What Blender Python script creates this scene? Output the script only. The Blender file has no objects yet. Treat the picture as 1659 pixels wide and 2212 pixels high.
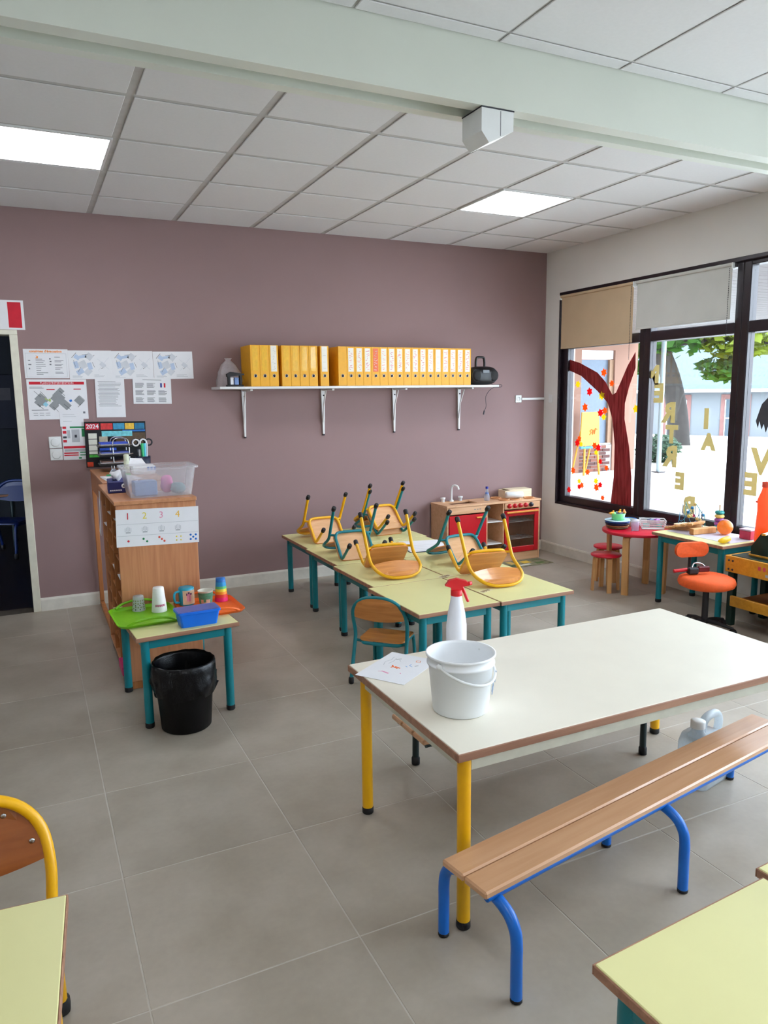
import bpy, math, random
from math import sin, cos, pi, radians, sqrt, atan2
from mathutils import Vector, Matrix, Euler
random.seed(7)

# ------------------------------------------------------------------ room size (metres)
D = 5.982       # back wall, y
XR = 4.646      # window wall, x
XL = -2.6       # wall left of the frame
YF = -3.0       # wall behind the camera
H = 2.898       # ceiling
CX, CY, CT = 0.531, 6.045, 0.6     # ceiling grid origin and module

SC = bpy.context.scene
COL = SC.collection

# ------------------------------------------------------------------ camera
cd = bpy.data.cameras.new('camera'); cam = bpy.data.objects.new('camera', cd); COL.objects.link(cam)
yaw, pitch, roll = -0.447462, -0.157405, -0.0127556
fw = Vector((-sin(yaw) * cos(pitch), cos(yaw) * cos(pitch), sin(pitch)))
rt = Vector((cos(yaw), sin(yaw), 0)); up = rt.cross(fw)
r2 = cos(roll) * rt + sin(roll) * up; u2 = -sin(roll) * rt + cos(roll) * up
m = Matrix((r2, u2, -fw)).transposed().to_4x4(); m.translation = (0, 0, 1.57859)
cam.matrix_world = m
cd.sensor_fit = 'VERTICAL'; cd.sensor_height = 24.0; cd.lens = 24.0 * 1595.16 / 2212
cd.clip_start = 0.02; cd.clip_end = 300
SC.camera = cam

# ------------------------------------------------------------------ world, exposure
W = bpy.data.worlds.new('overcast_sky'); SC.world = W; W.use_nodes = True
bg = W.node_tree.nodes['Background']; bg.inputs['Color'].default_value = (0.77, 0.87, 1.0, 1); bg.inputs['Strength'].default_value = 6.2
SC.view_settings.view_transform = 'Standard'; SC.view_settings.look = 'None'
SC.view_settings.gamma = 1.0; SC.view_settings.use_curve_mapping = False
SC.view_settings.exposure = 1.0
PANEL = 8.0      # brightness of the ceiling light panels
SC.cycles.use_denoising = True
SC.cycles.max_bounces = 6; SC.cycles.diffuse_bounces = 4; SC.cycles.glossy_bounces = 3; SC.cycles.transmission_bounces = 3; SC.cycles.transparent_max_bounces = 10
SC.cycles.use_adaptive_sampling = True; SC.cycles.adaptive_threshold = 0.06; SC.cycles.adaptive_min_samples = 16; SC.cycles.use_light_tree = False
SC.cycles.sample_clamp_indirect = 6.0

# ------------------------------------------------------------------ materials
def lin(c):
    return tuple((v / 255 / 12.92) if v / 255 <= 0.04045 else ((v / 255 + 0.055) / 1.055) ** 2.4 for v in c) + (1,)
MATS = {}
def mat(name, rgb, rough=0.5, var=0.06, scale=18.0, bump=0.0, metal=0.0, alpha=1.0, trans=0.0, emit=0.0, spec=0.5, coat=0.0, world=False):
    if name in MATS: return MATS[name]
    M = bpy.data.materials.new(name); M.use_nodes = True
    nt = M.node_tree; b = nt.nodes['Principled BSDF']
    b.inputs['Roughness'].default_value = rough; b.inputs['Metallic'].default_value = metal
    b.inputs['Specular IOR Level'].default_value = spec; b.inputs['Coat Weight'].default_value = coat
    b.inputs['Alpha'].default_value = alpha; b.inputs['Transmission Weight'].default_value = trans
    c = lin(rgb)
    if world: tc = nt.nodes.new('ShaderNodeNewGeometry').outputs['Position']
    else: tc = nt.nodes.new('ShaderNodeTexCoord').outputs['Object']
    nz = nt.nodes.new('ShaderNodeTexNoise'); nz.inputs['Scale'].default_value = scale; nz.inputs['Detail'].default_value = 5
    nt.links.new(tc, nz.inputs['Vector'])
    rp = nt.nodes.new('ShaderNodeValToRGB'); e = rp.color_ramp.elements
    e[0].position = 0.3; e[1].position = 0.7
    e[0].color = tuple(v * (1 - var) for v in c[:3]) + (1,); e[1].color = tuple(min(1, v * (1 + var)) for v in c[:3]) + (1,)
    nt.links.new(nz.outputs['Fac'], rp.inputs['Fac']); nt.links.new(rp.outputs['Color'], b.inputs['Base Color'])
    if emit:
        b.inputs['Emission Color'].default_value = c; b.inputs['Emission Strength'].default_value = emit
    if bump:
        bp = nt.nodes.new('ShaderNodeBump'); bp.inputs['Strength'].default_value = bump; bp.inputs['Distance'].default_value = 0.003
        n2 = nt.nodes.new('ShaderNodeTexNoise'); n2.inputs['Scale'].default_value = scale * 9; n2.inputs['Detail'].default_value = 3
        nt.links.new(tc, n2.inputs['Vector'])
        nt.links.new(n2.outputs['Fac'], bp.inputs['Height']); nt.links.new(bp.outputs['Normal'], b.inputs['Normal'])
    MATS[name] = M; return M
def wood(name, ca, cb, rough=0.4, stretch=(1.5, 26, 26), coat=0.0, spec=0.5):
    if name in MATS: return MATS[name]
    M = bpy.data.materials.new(name); M.use_nodes = True
    nt = M.node_tree; b = nt.nodes['Principled BSDF']; b.inputs['Roughness'].default_value = rough
    b.inputs['Coat Weight'].default_value = coat; b.inputs['Specular IOR Level'].default_value = spec
    tc = nt.nodes.new('ShaderNodeTexCoord'); mp = nt.nodes.new('ShaderNodeMapping'); mp.inputs['Scale'].default_value = stretch
    nt.links.new(tc.outputs['Object'], mp.inputs['Vector'])
    nz = nt.nodes.new('ShaderNodeTexNoise'); nz.inputs['Scale'].default_value = 1.6; nz.inputs['Detail'].default_value = 6; nz.inputs['Distortion'].default_value = 0.6
    nt.links.new(mp.outputs['Vector'], nz.inputs['Vector'])
    rp = nt.nodes.new('ShaderNodeValToRGB'); e = rp.color_ramp.elements
    e[0].position = 0.32; e[1].position = 0.68; e[0].color = lin(ca); e[1].color = lin(cb)
    nt.links.new(nz.outputs['Fac'], rp.inputs['Fac']); nt.links.new(rp.outputs['Color'], b.inputs['Base Color'])
    bp = nt.nodes.new('ShaderNodeBump'); bp.inputs['Strength'].default_value = 0.05
    nt.links.new(nz.outputs['Fac'], bp.inputs['Height']); nt.links.new(bp.outputs['Normal'], b.inputs['Normal'])
    MATS[name] = M; return M
def schlick(nt, f0=0.04):
    lw = nt.nodes.new('ShaderNodeLayerWeight'); lw.inputs['Blend'].default_value = 0.5
    p = nt.nodes.new('ShaderNodeMath'); p.operation = 'POWER'; p.inputs[1].default_value = 5; nt.links.new(lw.outputs['Facing'], p.inputs[0])
    a = nt.nodes.new('ShaderNodeMath'); a.operation = 'MULTIPLY_ADD'; a.inputs[1].default_value = 1-f0; a.inputs[2].default_value = f0; nt.links.new(p.outputs[0], a.inputs[0])
    return a.outputs[0]
def glass(name, tint=(1, 1, 1), refl=1.0):
    if name in MATS: return MATS[name]
    M = bpy.data.materials.new(name); M.use_nodes = True; nt = M.node_tree; nt.nodes.clear()
    o = nt.nodes.new('ShaderNodeOutputMaterial'); t = nt.nodes.new('ShaderNodeBsdfTransparent'); t.inputs['Color'].default_value = tint + (1,)
    g = nt.nodes.new('ShaderNodeBsdfGlossy'); g.inputs['Roughness'].default_value = 0.02
    f = schlick(nt)
    mx = nt.nodes.new('ShaderNodeMixShader')
    nt.links.new(f, mx.inputs[0]); nt.links.new(t.outputs[0], mx.inputs[1]); nt.links.new(g.outputs[0], mx.inputs[2]); nt.links.new(mx.outputs[0], o.inputs[0])
    MATS[name] = M; return M
def film(name, rgb, opac, rough=0.3):
    """thin translucent plastic: part diffuse / translucent, part see-through"""
    if name in MATS: return MATS[name]
    M = bpy.data.materials.new(name); M.use_nodes = True; nt = M.node_tree; nt.nodes.clear()
    c = lin(rgb); o = nt.nodes.new('ShaderNodeOutputMaterial')
    t = nt.nodes.new('ShaderNodeBsdfTransparent'); d = nt.nodes.new('ShaderNodeBsdfDiffuse'); d.inputs['Color'].default_value = c
    tl = nt.nodes.new('ShaderNodeBsdfTranslucent'); tl.inputs['Color'].default_value = c
    g = nt.nodes.new('ShaderNodeBsdfGlossy'); g.inputs['Roughness'].default_value = rough
    a = nt.nodes.new('ShaderNodeMixShader'); a.inputs[0].default_value = 0.5; nt.links.new(d.outputs[0], a.inputs[1]); nt.links.new(tl.outputs[0], a.inputs[2])
    nz = nt.nodes.new('ShaderNodeTexNoise'); nz.inputs['Scale'].default_value = 14
    mr = nt.nodes.new('ShaderNodeMapRange'); mr.inputs['To Min'].default_value = opac - 0.08; mr.inputs['To Max'].default_value = opac + 0.08
    nt.links.new(nz.outputs['Fac'], mr.inputs['Value'])
    s = nt.nodes.new('ShaderNodeMixShader'); nt.links.new(mr.outputs[0], s.inputs[0]); nt.links.new(t.outputs[0], s.inputs[1]); nt.links.new(a.outputs[0], s.inputs[2])
    f = schlick(nt)
    q = nt.nodes.new('ShaderNodeMixShader'); nt.links.new(f, q.inputs[0]); nt.links.new(s.outputs[0], q.inputs[1]); nt.links.new(g.outputs[0], q.inputs[2])
    nt.links.new(q.outputs[0], o.inputs[0]); MATS[name] = M; return M

def floor_mat():
    M = bpy.data.materials.new('porcelain_tile'); M.use_nodes = True; nt = M.node_tree; b = nt.nodes['Principled BSDF']
    g = nt.nodes.new('ShaderNodeNewGeometry').outputs['Position']; oi = nt.nodes.new('ShaderNodeObjectInfo')
    n1 = nt.nodes.new('ShaderNodeTexNoise'); n1.inputs['Scale'].default_value = 3.2; n1.inputs['Detail'].default_value = 6; nt.links.new(g, n1.inputs['Vector'])
    n2 = nt.nodes.new('ShaderNodeTexNoise'); n2.inputs['Scale'].default_value = 45; n2.inputs['Detail'].default_value = 4; nt.links.new(g, n2.inputs['Vector'])
    r1 = nt.nodes.new('ShaderNodeValToRGB'); e = r1.color_ramp.elements; e[0].position = 0.3; e[1].position = 0.72
    e[0].color = lin((158, 148, 134)); e[1].color = lin((178, 169, 156)); nt.links.new(n1.outputs['Fac'], r1.inputs['Fac'])
    ml = nt.nodes.new('ShaderNodeMapRange'); ml.inputs['To Min'].default_value = 0.93; ml.inputs['To Max'].default_value = 1.06; nt.links.new(n2.outputs['Fac'], ml.inputs['Value'])
    m2 = nt.nodes.new('ShaderNodeMapRange'); m2.inputs['To Min'].default_value = 0.95; m2.inputs['To Max'].default_value = 1.04; nt.links.new(oi.outputs['Random'], m2.inputs['Value'])
    mm = nt.nodes.new('ShaderNodeMath'); mm.operation = 'MULTIPLY'; nt.links.new(ml.outputs[0], mm.inputs[0]); nt.links.new(m2.outputs[0], mm.inputs[1])
    vm = nt.nodes.new('ShaderNodeVectorMath'); vm.operation = 'SCALE'; nt.links.new(r1.outputs['Color'], vm.inputs[0]); nt.links.new(mm.outputs[0], vm.inputs['Scale'])
    nt.links.new(vm.outputs[0], b.inputs['Base Color']); b.inputs['Roughness'].default_value = 0.42; b.inputs['Specular IOR Level'].default_value = 0.45
    bp = nt.nodes.new('ShaderNodeBump'); bp.inputs['Strength'].default_value = 0.06; nt.links.new(n2.outputs['Fac'], bp.inputs['Height']); nt.links.new(bp.outputs['Normal'], b.inputs['Normal'])
    MATS['tile'] = M; return M

M_FLOOR = floor_mat()
M_GROUT = mat('grout', (192, 187, 178), 0.9)
M_WALL = mat('mauve_wall_paint', (149, 122, 122), 0.75, 0.02, 2.5, 0.12, world=True)
M_WHITEWALL = mat('white_wall_paint', (228, 226, 222), 0.75, 0.02, 2.5, 0.12, world=True)
M_CEIL = mat('ceiling_tile_board', (222, 221, 222), 0.9, 0.015, 60, 0.15, world=True)
M_CEILBACK = mat('ceiling_grid_paint', (192, 190, 188), 0.8)
M_BEAM = mat('beam_paint', (216, 220, 210), 0.35, 0.02, 3, 0.05, world=True)
M_BASE = mat('baseboard_paint', (222, 218, 208), 0.4)
M_TRIM = mat('door_frame_paint', (226, 222, 205), 0.45)
M_DARKFRAME = mat('dark_window_frame', (34, 24, 32), 0.35)
M_GLASS = glass('window_glass', (0.96, 0.98, 0.98))
M_LAM = mat('pale_yellow_laminate', (224, 220, 158), 0.38, 0.015, 8)
M_LAMW = mat('cream_laminate', (236, 230, 214), 0.34, 0.015, 8)
M_EDGE = wood('brown_table_edge', (140, 98, 76), (170, 126, 100), 0.55)
M_TEAL = mat('teal_paint', (0, 124, 136), 0.35, 0.05, 12)
M_YEL = mat('yellow_paint', (240, 178, 6), 0.32, 0.04, 12)
M_BLUE = mat('blue_paint', (6, 104, 200), 0.32, 0.04, 12)
M_BLK = mat('black_rubber', (28, 28, 32), 0.6)
M_DGREEN = mat('dark_green_paint', (26, 46, 48), 0.4)
M_RAILW = mat('beige_rail_paint', (206, 204, 188), 0.5)
M_SEAT = wood('chair_plywood', (206, 130, 62), (226, 152, 80), 0.28, (3, 22, 22), 0.3)
M_SEATB = wood('chair_plywood_underside', (214, 160, 112), (228, 180, 134), 0.45, (3, 22, 22))
M_SEATD = wood('dark_chair_plywood', (142, 76, 30), (166, 94, 40), 0.3, (3, 22, 22), 0.3)
M_BENCH = wood('beech_bench', (196, 148, 110), (206, 160, 122), 0.26, (1.6, 24, 24), 0.3)
M_CAB = wood('cabinet_beech', (182, 118, 78), (204, 142, 100), 0.45, (30, 30, 1.4))
M_CABT = wood('cabinet_top_beech', (184, 124, 84), (206, 146, 104), 0.4, (20, 1.6, 20))
M_CABD = wood('cabinet_edge_wood', (170, 104, 56), (196, 128, 76), 0.45, (20, 20, 1.4))
M_KIT = wood('toy_kitchen_beech', (212, 162, 120), (226, 180, 140), 0.45, (1.6, 20, 20))
M_KRED = mat('red_lacquer', (196, 16, 30), 0.35, 0.05)
M_PAPER = mat('white_paper', (232, 232, 236), 0.8, 0.02, 10)
M_INK = mat('grey_print', (120, 122, 128), 0.9)
M_DINK = mat('dark_print', (60, 62, 70), 0.9)
M_RINK = mat('red_print', (206, 34, 54), 0.8)
M_OINK = mat('orange_print', (240, 140, 40), 0.8)
M_BINK = mat('pale_blue_print', (186, 202, 226), 0.9)
M_B2INK = mat('blue_print', (40, 110, 196), 0.9)
M_GINK = mat('green_print', (50, 140, 90), 0.9)
M_LGREY = mat('light_grey_print', (182, 184, 190), 0.9)
M_WPL = mat('white_plastic', (232, 234, 234), 0.4, 0.02)
M_WMET = mat('white_metal', (226, 226, 226), 0.35, 0.02)
M_CHROME = mat('brushed_metal', (190, 192, 196), 0.25, 0.03, metal=1.0)
M_BINDER = mat('yellow_binder_card', (238, 172, 26), 0.42, 0.05, 30)

# ------------------------------------------------------------------ mesh builder
class MB:
    def __init__(s): s.v = []; s.f = []; s.sm = []
    def add(s, vs, fs, smooth=False):
        o = len(s.v); s.v += [tuple(v) for v in vs]
        for f in fs: s.f.append(tuple(i + o for i in f)); s.sm.append(smooth)
        return s
    def box(s, x0, x1, y0, y1, z0, z1):
        return s.add([(x0,y0,z0),(x1,y0,z0),(x1,y1,z0),(x0,y1,z0),(x0,y0,z1),(x1,y0,z1),(x1,y1,z1),(x0,y1,z1)],
                     [(0,3,2,1),(4,5,6,7),(0,1,5,4),(1,2,6,5),(2,3,7,6),(3,0,4,7)])
    def cbox(s, x0, x1, y0, y1, z0, z1, c=0.003):
        cx, cy, cz = (x0+x1)/2, (y0+y1)/2, (z0+z1)/2; hx, hy, hz = (x1-x0)/2, (y1-y0)/2, (z1-z0)/2
        c = min(c, hx*.9, hy*.9, hz*.9); V = []; idx = {}
        for sx in (-1,1):
            for sy in (-1,1):
                for sz in (-1,1):
                    for k in range(3):
                        h = [hx-c, hy-c, hz-c]; h[k] += c
                        idx[sx,sy,sz,k] = len(V); V.append((cx+sx*h[0], cy+sy*h[1], cz+sz*h[2]))
        F = []
        for k in range(3):
            a, b = (k+1)%3, (k+2)%3
            for sg in (-1,1):
                q = []
                for (p1,p2) in ((-1,-1),(1,-1),(1,1),(-1,1)):
                    t = [0,0,0]; t[k]=sg; t[a]=p1; t[b]=p2; q.append(idx[t[0],t[1],t[2],k])
                F.append(tuple(q) if sg > 0 else tuple(q[::-1]))
        for k in range(3):               # edges along axis k
            a, b = (k+1)%3, (k+2)%3
            for sa in (-1,1):
                for sb in (-1,1):
                    def g(sk, w):
                        t=[0,0,0]; t[k]=sk; t[a]=sa; t[b]=sb; return idx[t[0],t[1],t[2],w]
                    q = (g(-1,a), g(1,a), g(1,b), g(-1,b))
                    F.append(q if sa*sb < 0 else q[::-1])
        for sx in (-1,1):
            for sy in (-1,1):
                for sz in (-1,1):
                    q = (idx[sx,sy,sz,0], idx[sx,sy,sz,1], idx[sx,sy,sz,2]); F.append(q if sx*sy*sz > 0 else q[::-1])
        return s.add(V, F)
    def tube(s, pts, r, n=10, closed=False, caps=True):
        P = [Vector(p) for p in pts]; N = len(P)
        R = r if isinstance(r, (list, tuple)) else [r]*N
        T = []
        for i in range(N):
            a = P[(i-1) % N] if (closed or i > 0) else P[i]; b = P[(i+1) % N] if (closed or i < N-1) else P[i]
            T.append((b-a).normalized())
        ref = Vector((0,0,1)) if abs(T[0].z) < .9 else Vector((1,0,0))
        u = T[0].cross(ref).normalized(); V = []; F = []
        for i in range(N):
            u = (u - T[i]*u.dot(T[i])); u = u.normalized() if u.length > 1e-6 else T[i].orthogonal().normalized()
            w = T[i].cross(u)
            for k in range(n):
                a = 2*pi*k/n; V.append(P[i] + (u*cos(a) + w*sin(a))*R[i])
        M_ = N if closed else N-1
        for i in range(M_):
            for k in range(n):
                j = (i+1) % N; F.append((i*n+k, i*n+(k+1)%n, j*n+(k+1)%n, j*n+k))
        s.add(V, F, True)
        if caps and not closed:
            s.add(V[:n], [tuple(range(n))[::-1]]); s.add(V[-n:], [tuple(range(n))])
        return s
    def lathe(s, prof, c=(0,0,0), n=24, axis='z', smooth=True):
        V = []; F = []
        for (r, z) in prof:
            for k in range(n):
                a = 2*pi*k/n; x, y = r*cos(a), r*sin(a)
                p = {'z':(x,y,z),'x':(z,x,y),'y':(y,z,x)}[axis]
                V.append((c[0]+p[0], c[1]+p[1], c[2]+p[2]))
        for i in range(len(prof)-1):
            for k in range(n): F.append((i*n+k, i*n+(k+1)%n, (i+1)*n+(k+1)%n, (i+1)*n+k))
        s.add(V, F, smooth)
        if prof[0][0] > 1e-5: s.add(V[:n], [tuple(range(n))[::-1]])
        if prof[-1][0] > 1e-5: s.add(V[-n:], [tuple(range(n))])
        return s
    def prism(s, poly, a, b, axis='z'):
        """extrude a 2-D polygon between a and b along an axis"""
        n = len(poly)
        def P(u, v, w): return {'z':(u,v,w),'x':(w,u,v),'y':(v,w,u)}[axis]
        V = [P(u,v,a) for u,v in poly] + [P(u,v,b) for u,v in poly]
        ar = sum(poly[i][0]*poly[(i+1)%n][1] - poly[(i+1)%n][0]*poly[i][1] for i in range(n))
        F = [(i,(i+1)%n,(i+1)%n+n,i+n) for i in range(n)] + [tuple(range(n))[::-1], tuple(range(n,2*n))]
        if (ar < 0) != (b < a): F = [f[::-1] for f in F]
        return s.add(V, F)
    def ell(s, c, rx, ry, rz, n=16, m=10, e=1.0):
        V=[]; F=[]
        pw = lambda t: math.copysign(abs(t)**e, t)
        for i in range(m+1):
            th = -pi/2 + pi*i/m
            for k in range(n):
                a = 2*pi*k/n; V.append((c[0]+rx*pw(cos(th))*pw(cos(a)), c[1]+ry*pw(cos(th))*pw(sin(a)), c[2]+rz*pw(sin(th))))
        for i in range(m):
            for k in range(n): F.append((i*n+k, i*n+(k+1)%n, (i+1)*n+(k+1)%n, (i+1)*n+k))
        return s.add(V, F, True)
    def torus(s, c, R, r, axis='z', n=24, k=8):
        pts=[]
        for i in range(n):
            a=2*pi*i/n; x,y=R*cos(a),R*sin(a); p={'z':(x,y,0),'x':(0,x,y),'y':(y,0,x)}[axis]; pts.append((c[0]+p[0],c[1]+p[1],c[2]+p[2]))
        return s.tube(pts, r, k, closed=True)
    def quad(s, a, b, c, d): return s.add([a,b,c,d], [(0,1,2,3)])
    def xf(s, M_):
        s.v = [tuple(M_ @ Vector(v)) for v in s.v]; return s
    def mesh(s, name, material):
        me = bpy.data.meshes.new(name); me.from_pydata(s.v, [], s.f); me.update()
        me.polygons.foreach_set('use_smooth', s.sm)
        if material: me.materials.append(material)
        return me
def link(name, me, parent=None, loc=(0,0,0), rot=(0,0,0)):
    o = bpy.data.objects.new(name, me); COL.objects.link(o); o.location = loc; o.rotation_euler = rot
    if parent: o.parent = parent
    return o
def obj(name, mb, material, parent=None, loc=(0,0,0), rot=(0,0,0)):
    return link(name, mb.mesh(name, material), parent, loc, rot)
def tag(o, label, cat, group=None, kind=None):
    o['label'] = label; o['category'] = cat
    if group: o['group'] = group
    if kind: o['kind'] = kind
    return o
def thing(name, label, cat, loc=(0,0,0), rz=0, group=None):
    return tag(link(name, None, None, loc, (0,0,rz)), label, cat, group)
def struct(name, mb, material, label=None, cat=None):
    o = obj(name, mb, material); o['kind'] = 'structure'
    if label: o['label'] = label; o['category'] = cat or name.split('_')[0]
    return o
def copy_tree(o, parent=None):
    c = o.copy(); COL.objects.link(c); c.parent = parent
    for ch in list(o.children): copy_tree(ch, c)
    return c
def smooth(pts, n=6, closed=False):
    P = [Vector(p) for p in pts]; out = []; N = len(P)
    for i in range(N if closed else N-1):
        a = P[(i-1)%N] if (closed or i>0) else P[i]; b = P[i]; c = P[(i+1)%N]; d = P[(i+2)%N] if (closed or i<N-2) else P[(i+1)%N]
        for k in range(n):
            t = k/n; out.append(0.5*((2*b)+(c-a)*t+(2*a-5*b+4*c-d)*t*t+(3*b-a-3*c+d)*t**3))
    if not closed: out.append(P[-1])
    return out
def rrect(w, d, r, n=4):
    o=[]
    for (sx,sy,a0) in ((1,1,0),(-1,1,90),(-1,-1,180),(1,-1,270)):
        for k in range(n+1):
            a=radians(a0+90*k/n); o.append((sx*(w/2-r)+r*cos(a), sy*(d/2-r)+r*sin(a)))
    return o
def text(name, s, size, material, parent, loc, rot, depth=0.0006, mirror=False, bold=0.0):
    cu = bpy.data.curves.new('t', 'FONT'); cu.body = s; cu.size = size; cu.align_x = 'CENTER'; cu.align_y = 'CENTER'; cu.extrude = depth; cu.resolution_u = 2
    cu.offset = bold
    t = bpy.data.objects.new('t', cu); COL.objects.link(t)
    dg = bpy.context.evaluated_depsgraph_get(); me = bpy.data.meshes.new_from_object(t.evaluated_get(dg))
    bpy.data.objects.remove(t); bpy.data.curves.remove(cu)
    me.name = name; me.materials.clear(); me.materials.append(material)
    if mirror:
        for v in me.vertices: v.co.x *= -1
        me.flip_normals()
    return link(name, me, parent, loc, rot)

# ------------------------------------------------------------------ the room shell
fl = struct('floor', MB().box(XL, XR, YF, D, -0.12, -0.0012), M_GROUT, 'grey beige floor of large square stone-look tiles', 'floor')
FX, FY, FS = 0.1709, 1.8039, 0.5974
cache = {}
def slab(name, w, d, material, c, z0, z1):
    k = (name, round(w,3), round(d,3))
    if k not in cache: cache[k] = MB().cbox(-w/2, w/2, -d/2, d/2, z0, z1, c).mesh(name, material)
    return cache[k]
def grid(lo, hi, o, s):
    k0 = math.floor((lo-o)/s); e=[lo]; k=k0+1
    while o+k*s < hi-1e-4:
        if o+k*s > lo+0.02: e.append(o+k*s)
        k+=1
    e.append(hi); return e
gx = grid(XL, XR, FX, FS); gy = grid(YF, D, FY, FS)
for i in range(len(gx)-1):
    for j in range(len(gy)-1):
        w, d = gx[i+1]-gx[i]-0.0048, gy[j+1]-gy[j]-0.0048
        if w > .01 and d > .01:
            link('tile', slab('tile', w, d, M_FLOOR, 0.0008, -0.012, 0.0), fl, ((gx[i]+gx[i+1])/2, (gy[j]+gy[j+1])/2, 0))

ce = struct('ceiling', MB().box(XL, XR, YF, D, H+0.006, H+0.15), M_CEILBACK, 'suspended white ceiling of square acoustic tiles', 'ceiling')
ccx = grid(XL, XR, CX, CT)
LIGHTS = []
def ceil_rows(ys, gap, lights):
    for i in range(len(ccx)-1):
        for j in range(len(ys)-1):
            x0, x1, y0, y1 = ccx[i], ccx[i+1], ys[j], ys[j+1]
            xc, yc = (x0+x1)/2, (y0+y1)/2
            if any(abs(xc-a) < .1 and abs(yc-b) < .1 for a, b in lights): continue
            w, d = x1-x0-gap, y1-y0-gap
            if w > .02 and d > .02: link('ceiling_tile', slab('ceiling_tile', w, d, M_CEIL, 0.003, H, H+0.0059), ce, (xc, yc, 0))
back_l = [(CX-0.3, CY-2.5*CT), (CX+4.5*CT, CY-2.5*CT)]
near_l = [(CX-0.3, 0.38), (CX+4.5*CT, 0.38), (CX-0.3, -1.42), (CX+4.5*CT, -1.42)]
ceil_rows(grid(2.75, D, CY, CT), 0.038, back_l)
ceil_rows(grid(YF, 2.56, 2.48, CT), 0.012, near_l)

def light_panel(x, y, label, group='square ceiling light panels'):
    t = thing('ceiling_light', label, 'ceiling light', (x, y, H), 0, group)
    f = MB(); a, b = 0.29, 0.275
    f.box(-a,a,-a,-b,-0.004,0.0055); f.box(-a,a,b,a,-0.004,0.0055); f.box(-a,-b,-b,b,-0.004,0.0055); f.box(b,a,-b,b,-0.004,0.0055)
    obj('frame', f, M_WMET, t)
    obj('diffuser', MB().cbox(-b,b,-b,b,-0.001,0.0055,0.002), mat('lit_diffuser', (246, 250, 255), 0.5, 0.0, emit=PANEL), t)
light_panel(*back_l[0], 'square lit ceiling panel cut off by the left picture edge')
light_panel(*back_l[1], 'square lit ceiling panel near the window wall')
for k, (x, y) in enumerate(near_l): light_panel(x, y, 'square lit ceiling panel outside the picture, '+['nearest the beam on the door side','nearest the beam on the window side','farthest from the beam on the door side','farthest from the beam on the window side'][k])

# beam with a slot along its underside
bz = 2.668
bm = MB(); bm.box(XL, XR, 2.56, 2.625, bz, H+.0055); bm.box(XL, XR, 2.70, 2.75, bz, H+.0055); bm.box(XL, XR, 2.625, 2.70, bz+0.045, H+.0055)
beam = struct('ceiling_beam', bm, M_BEAM, 'white painted beam with slotted track crossing the ceiling', 'beam')
obj('rail', MB().box(XL+.01, XR-.01, 2.632, 2.648, bz+0.015, bz+0.0445), M_RAILW, beam)
sb = thing('track_box', 'white plastic box under the ceiling beam', 'junction box', (1.668, 2.62, bz-.0045))
hs = MB(); q_ = [(0,0),(.148,0),(.148,-.07),(.035,-.125),(0,-.085)]; n_ = len(q_)
hs.add([(x,-.055,z) for x,z in q_]+[(x,.085,z) for x,z in q_], [tuple(range(n_))[::-1], tuple(range(n_,2*n_))]+[(i,(i+1)%n_,(i+1)%n_+n_,i+n_) for i in range(n_)])
obj('housing', hs, M_WPL, sb)
obj('seam', MB().box(.086,.089,-.0556,-.0551,-.094,-.004), M_INK, sb)
obj('gasket', MB().box(-.002,.150,-.057,.086,-.0003,.004), M_DINK, sb)

# back wall with the door opening
DX0, DX1, DZ = -1.02, -0.035, 2.05
wb = MB(); wb.box(DX1, XR+.2, D, D+.15, 0, H+.15); wb.box(XL-.1, DX0, D, D+.15, 0, H+.15); wb.box(DX0, DX1, D, D+.15, DZ, H+.15)
struct('wall_back', wb, M_WALL, 'mauve painted back wall', 'wall')
WZ0, WZ1, WY0, WY1 = 0.50, 2.51, -2.0, 5.775
wr = MB(); wr.box(XR, XR+.2, YF, D, -.12, WZ0); wr.box(XR, XR+.2, YF, D, WZ1, H+.15); wr.box(XR, XR+.2, WY1, D, WZ0, WZ1); wr.box(XR, XR+.2, YF, WY0, WZ0, WZ1)
struct('wall_right', wr, M_WHITEWALL, 'white wall around the windows', 'wall')
struct('wall_left', MB().box(XL-.1, XL, YF, D, 0, H+.15), M_WHITEWALL, 'white side wall outside the picture', 'wall')
struct('wall_front', MB().box(XL, XR, YF-.1, YF, 0, H+.15), M_WHITEWALL, 'white wall behind the photographer', 'wall')
def profile_bb(name, x0, x1, axis):
    prof = [(0,0),(0.013,0),(0.013,0.085),(0.008,0.098),(0,0.10)]
    mb = MB()
    if axis == 'x': mb.prism([(D-u, v) for u, v in prof], x0, x1, 'x')
    else: mb.add([(XR-u, x0, v) for u,v in prof]+[(XR-u, x1, v) for u,v in prof], [(i,(i+1)%5,(i+1)%5+5,i+5) for i in range(5)]+[(0,1,2,3,4),(9,8,7,6,5)])
    return struct(name, mb, M_BASE, 'white painted baseboard along the '+('mauve' if axis=='x' else 'window')+' wall', 'baseboard')
profile_bb('baseboard_back', -0.004, XR-0.0135, 'x'); profile_bb('baseboard_right', YF, D, 'y')
dt = MB(); dt.cbox(DX1-.022, DX1+.03, D-.018, D+.16, 0, DZ-.018, .003); dt.cbox(DX0-.03, DX0+.022, D-.018, D+.16, 0, DZ-.018, .003); dt.cbox(DX0-.03, DX1+.03, D-.018, D+.16, DZ-.0179, DZ+.016, .003)
struct('trim_1', dt, M_TRIM, 'cream painted door frame', 'door frame')
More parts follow.
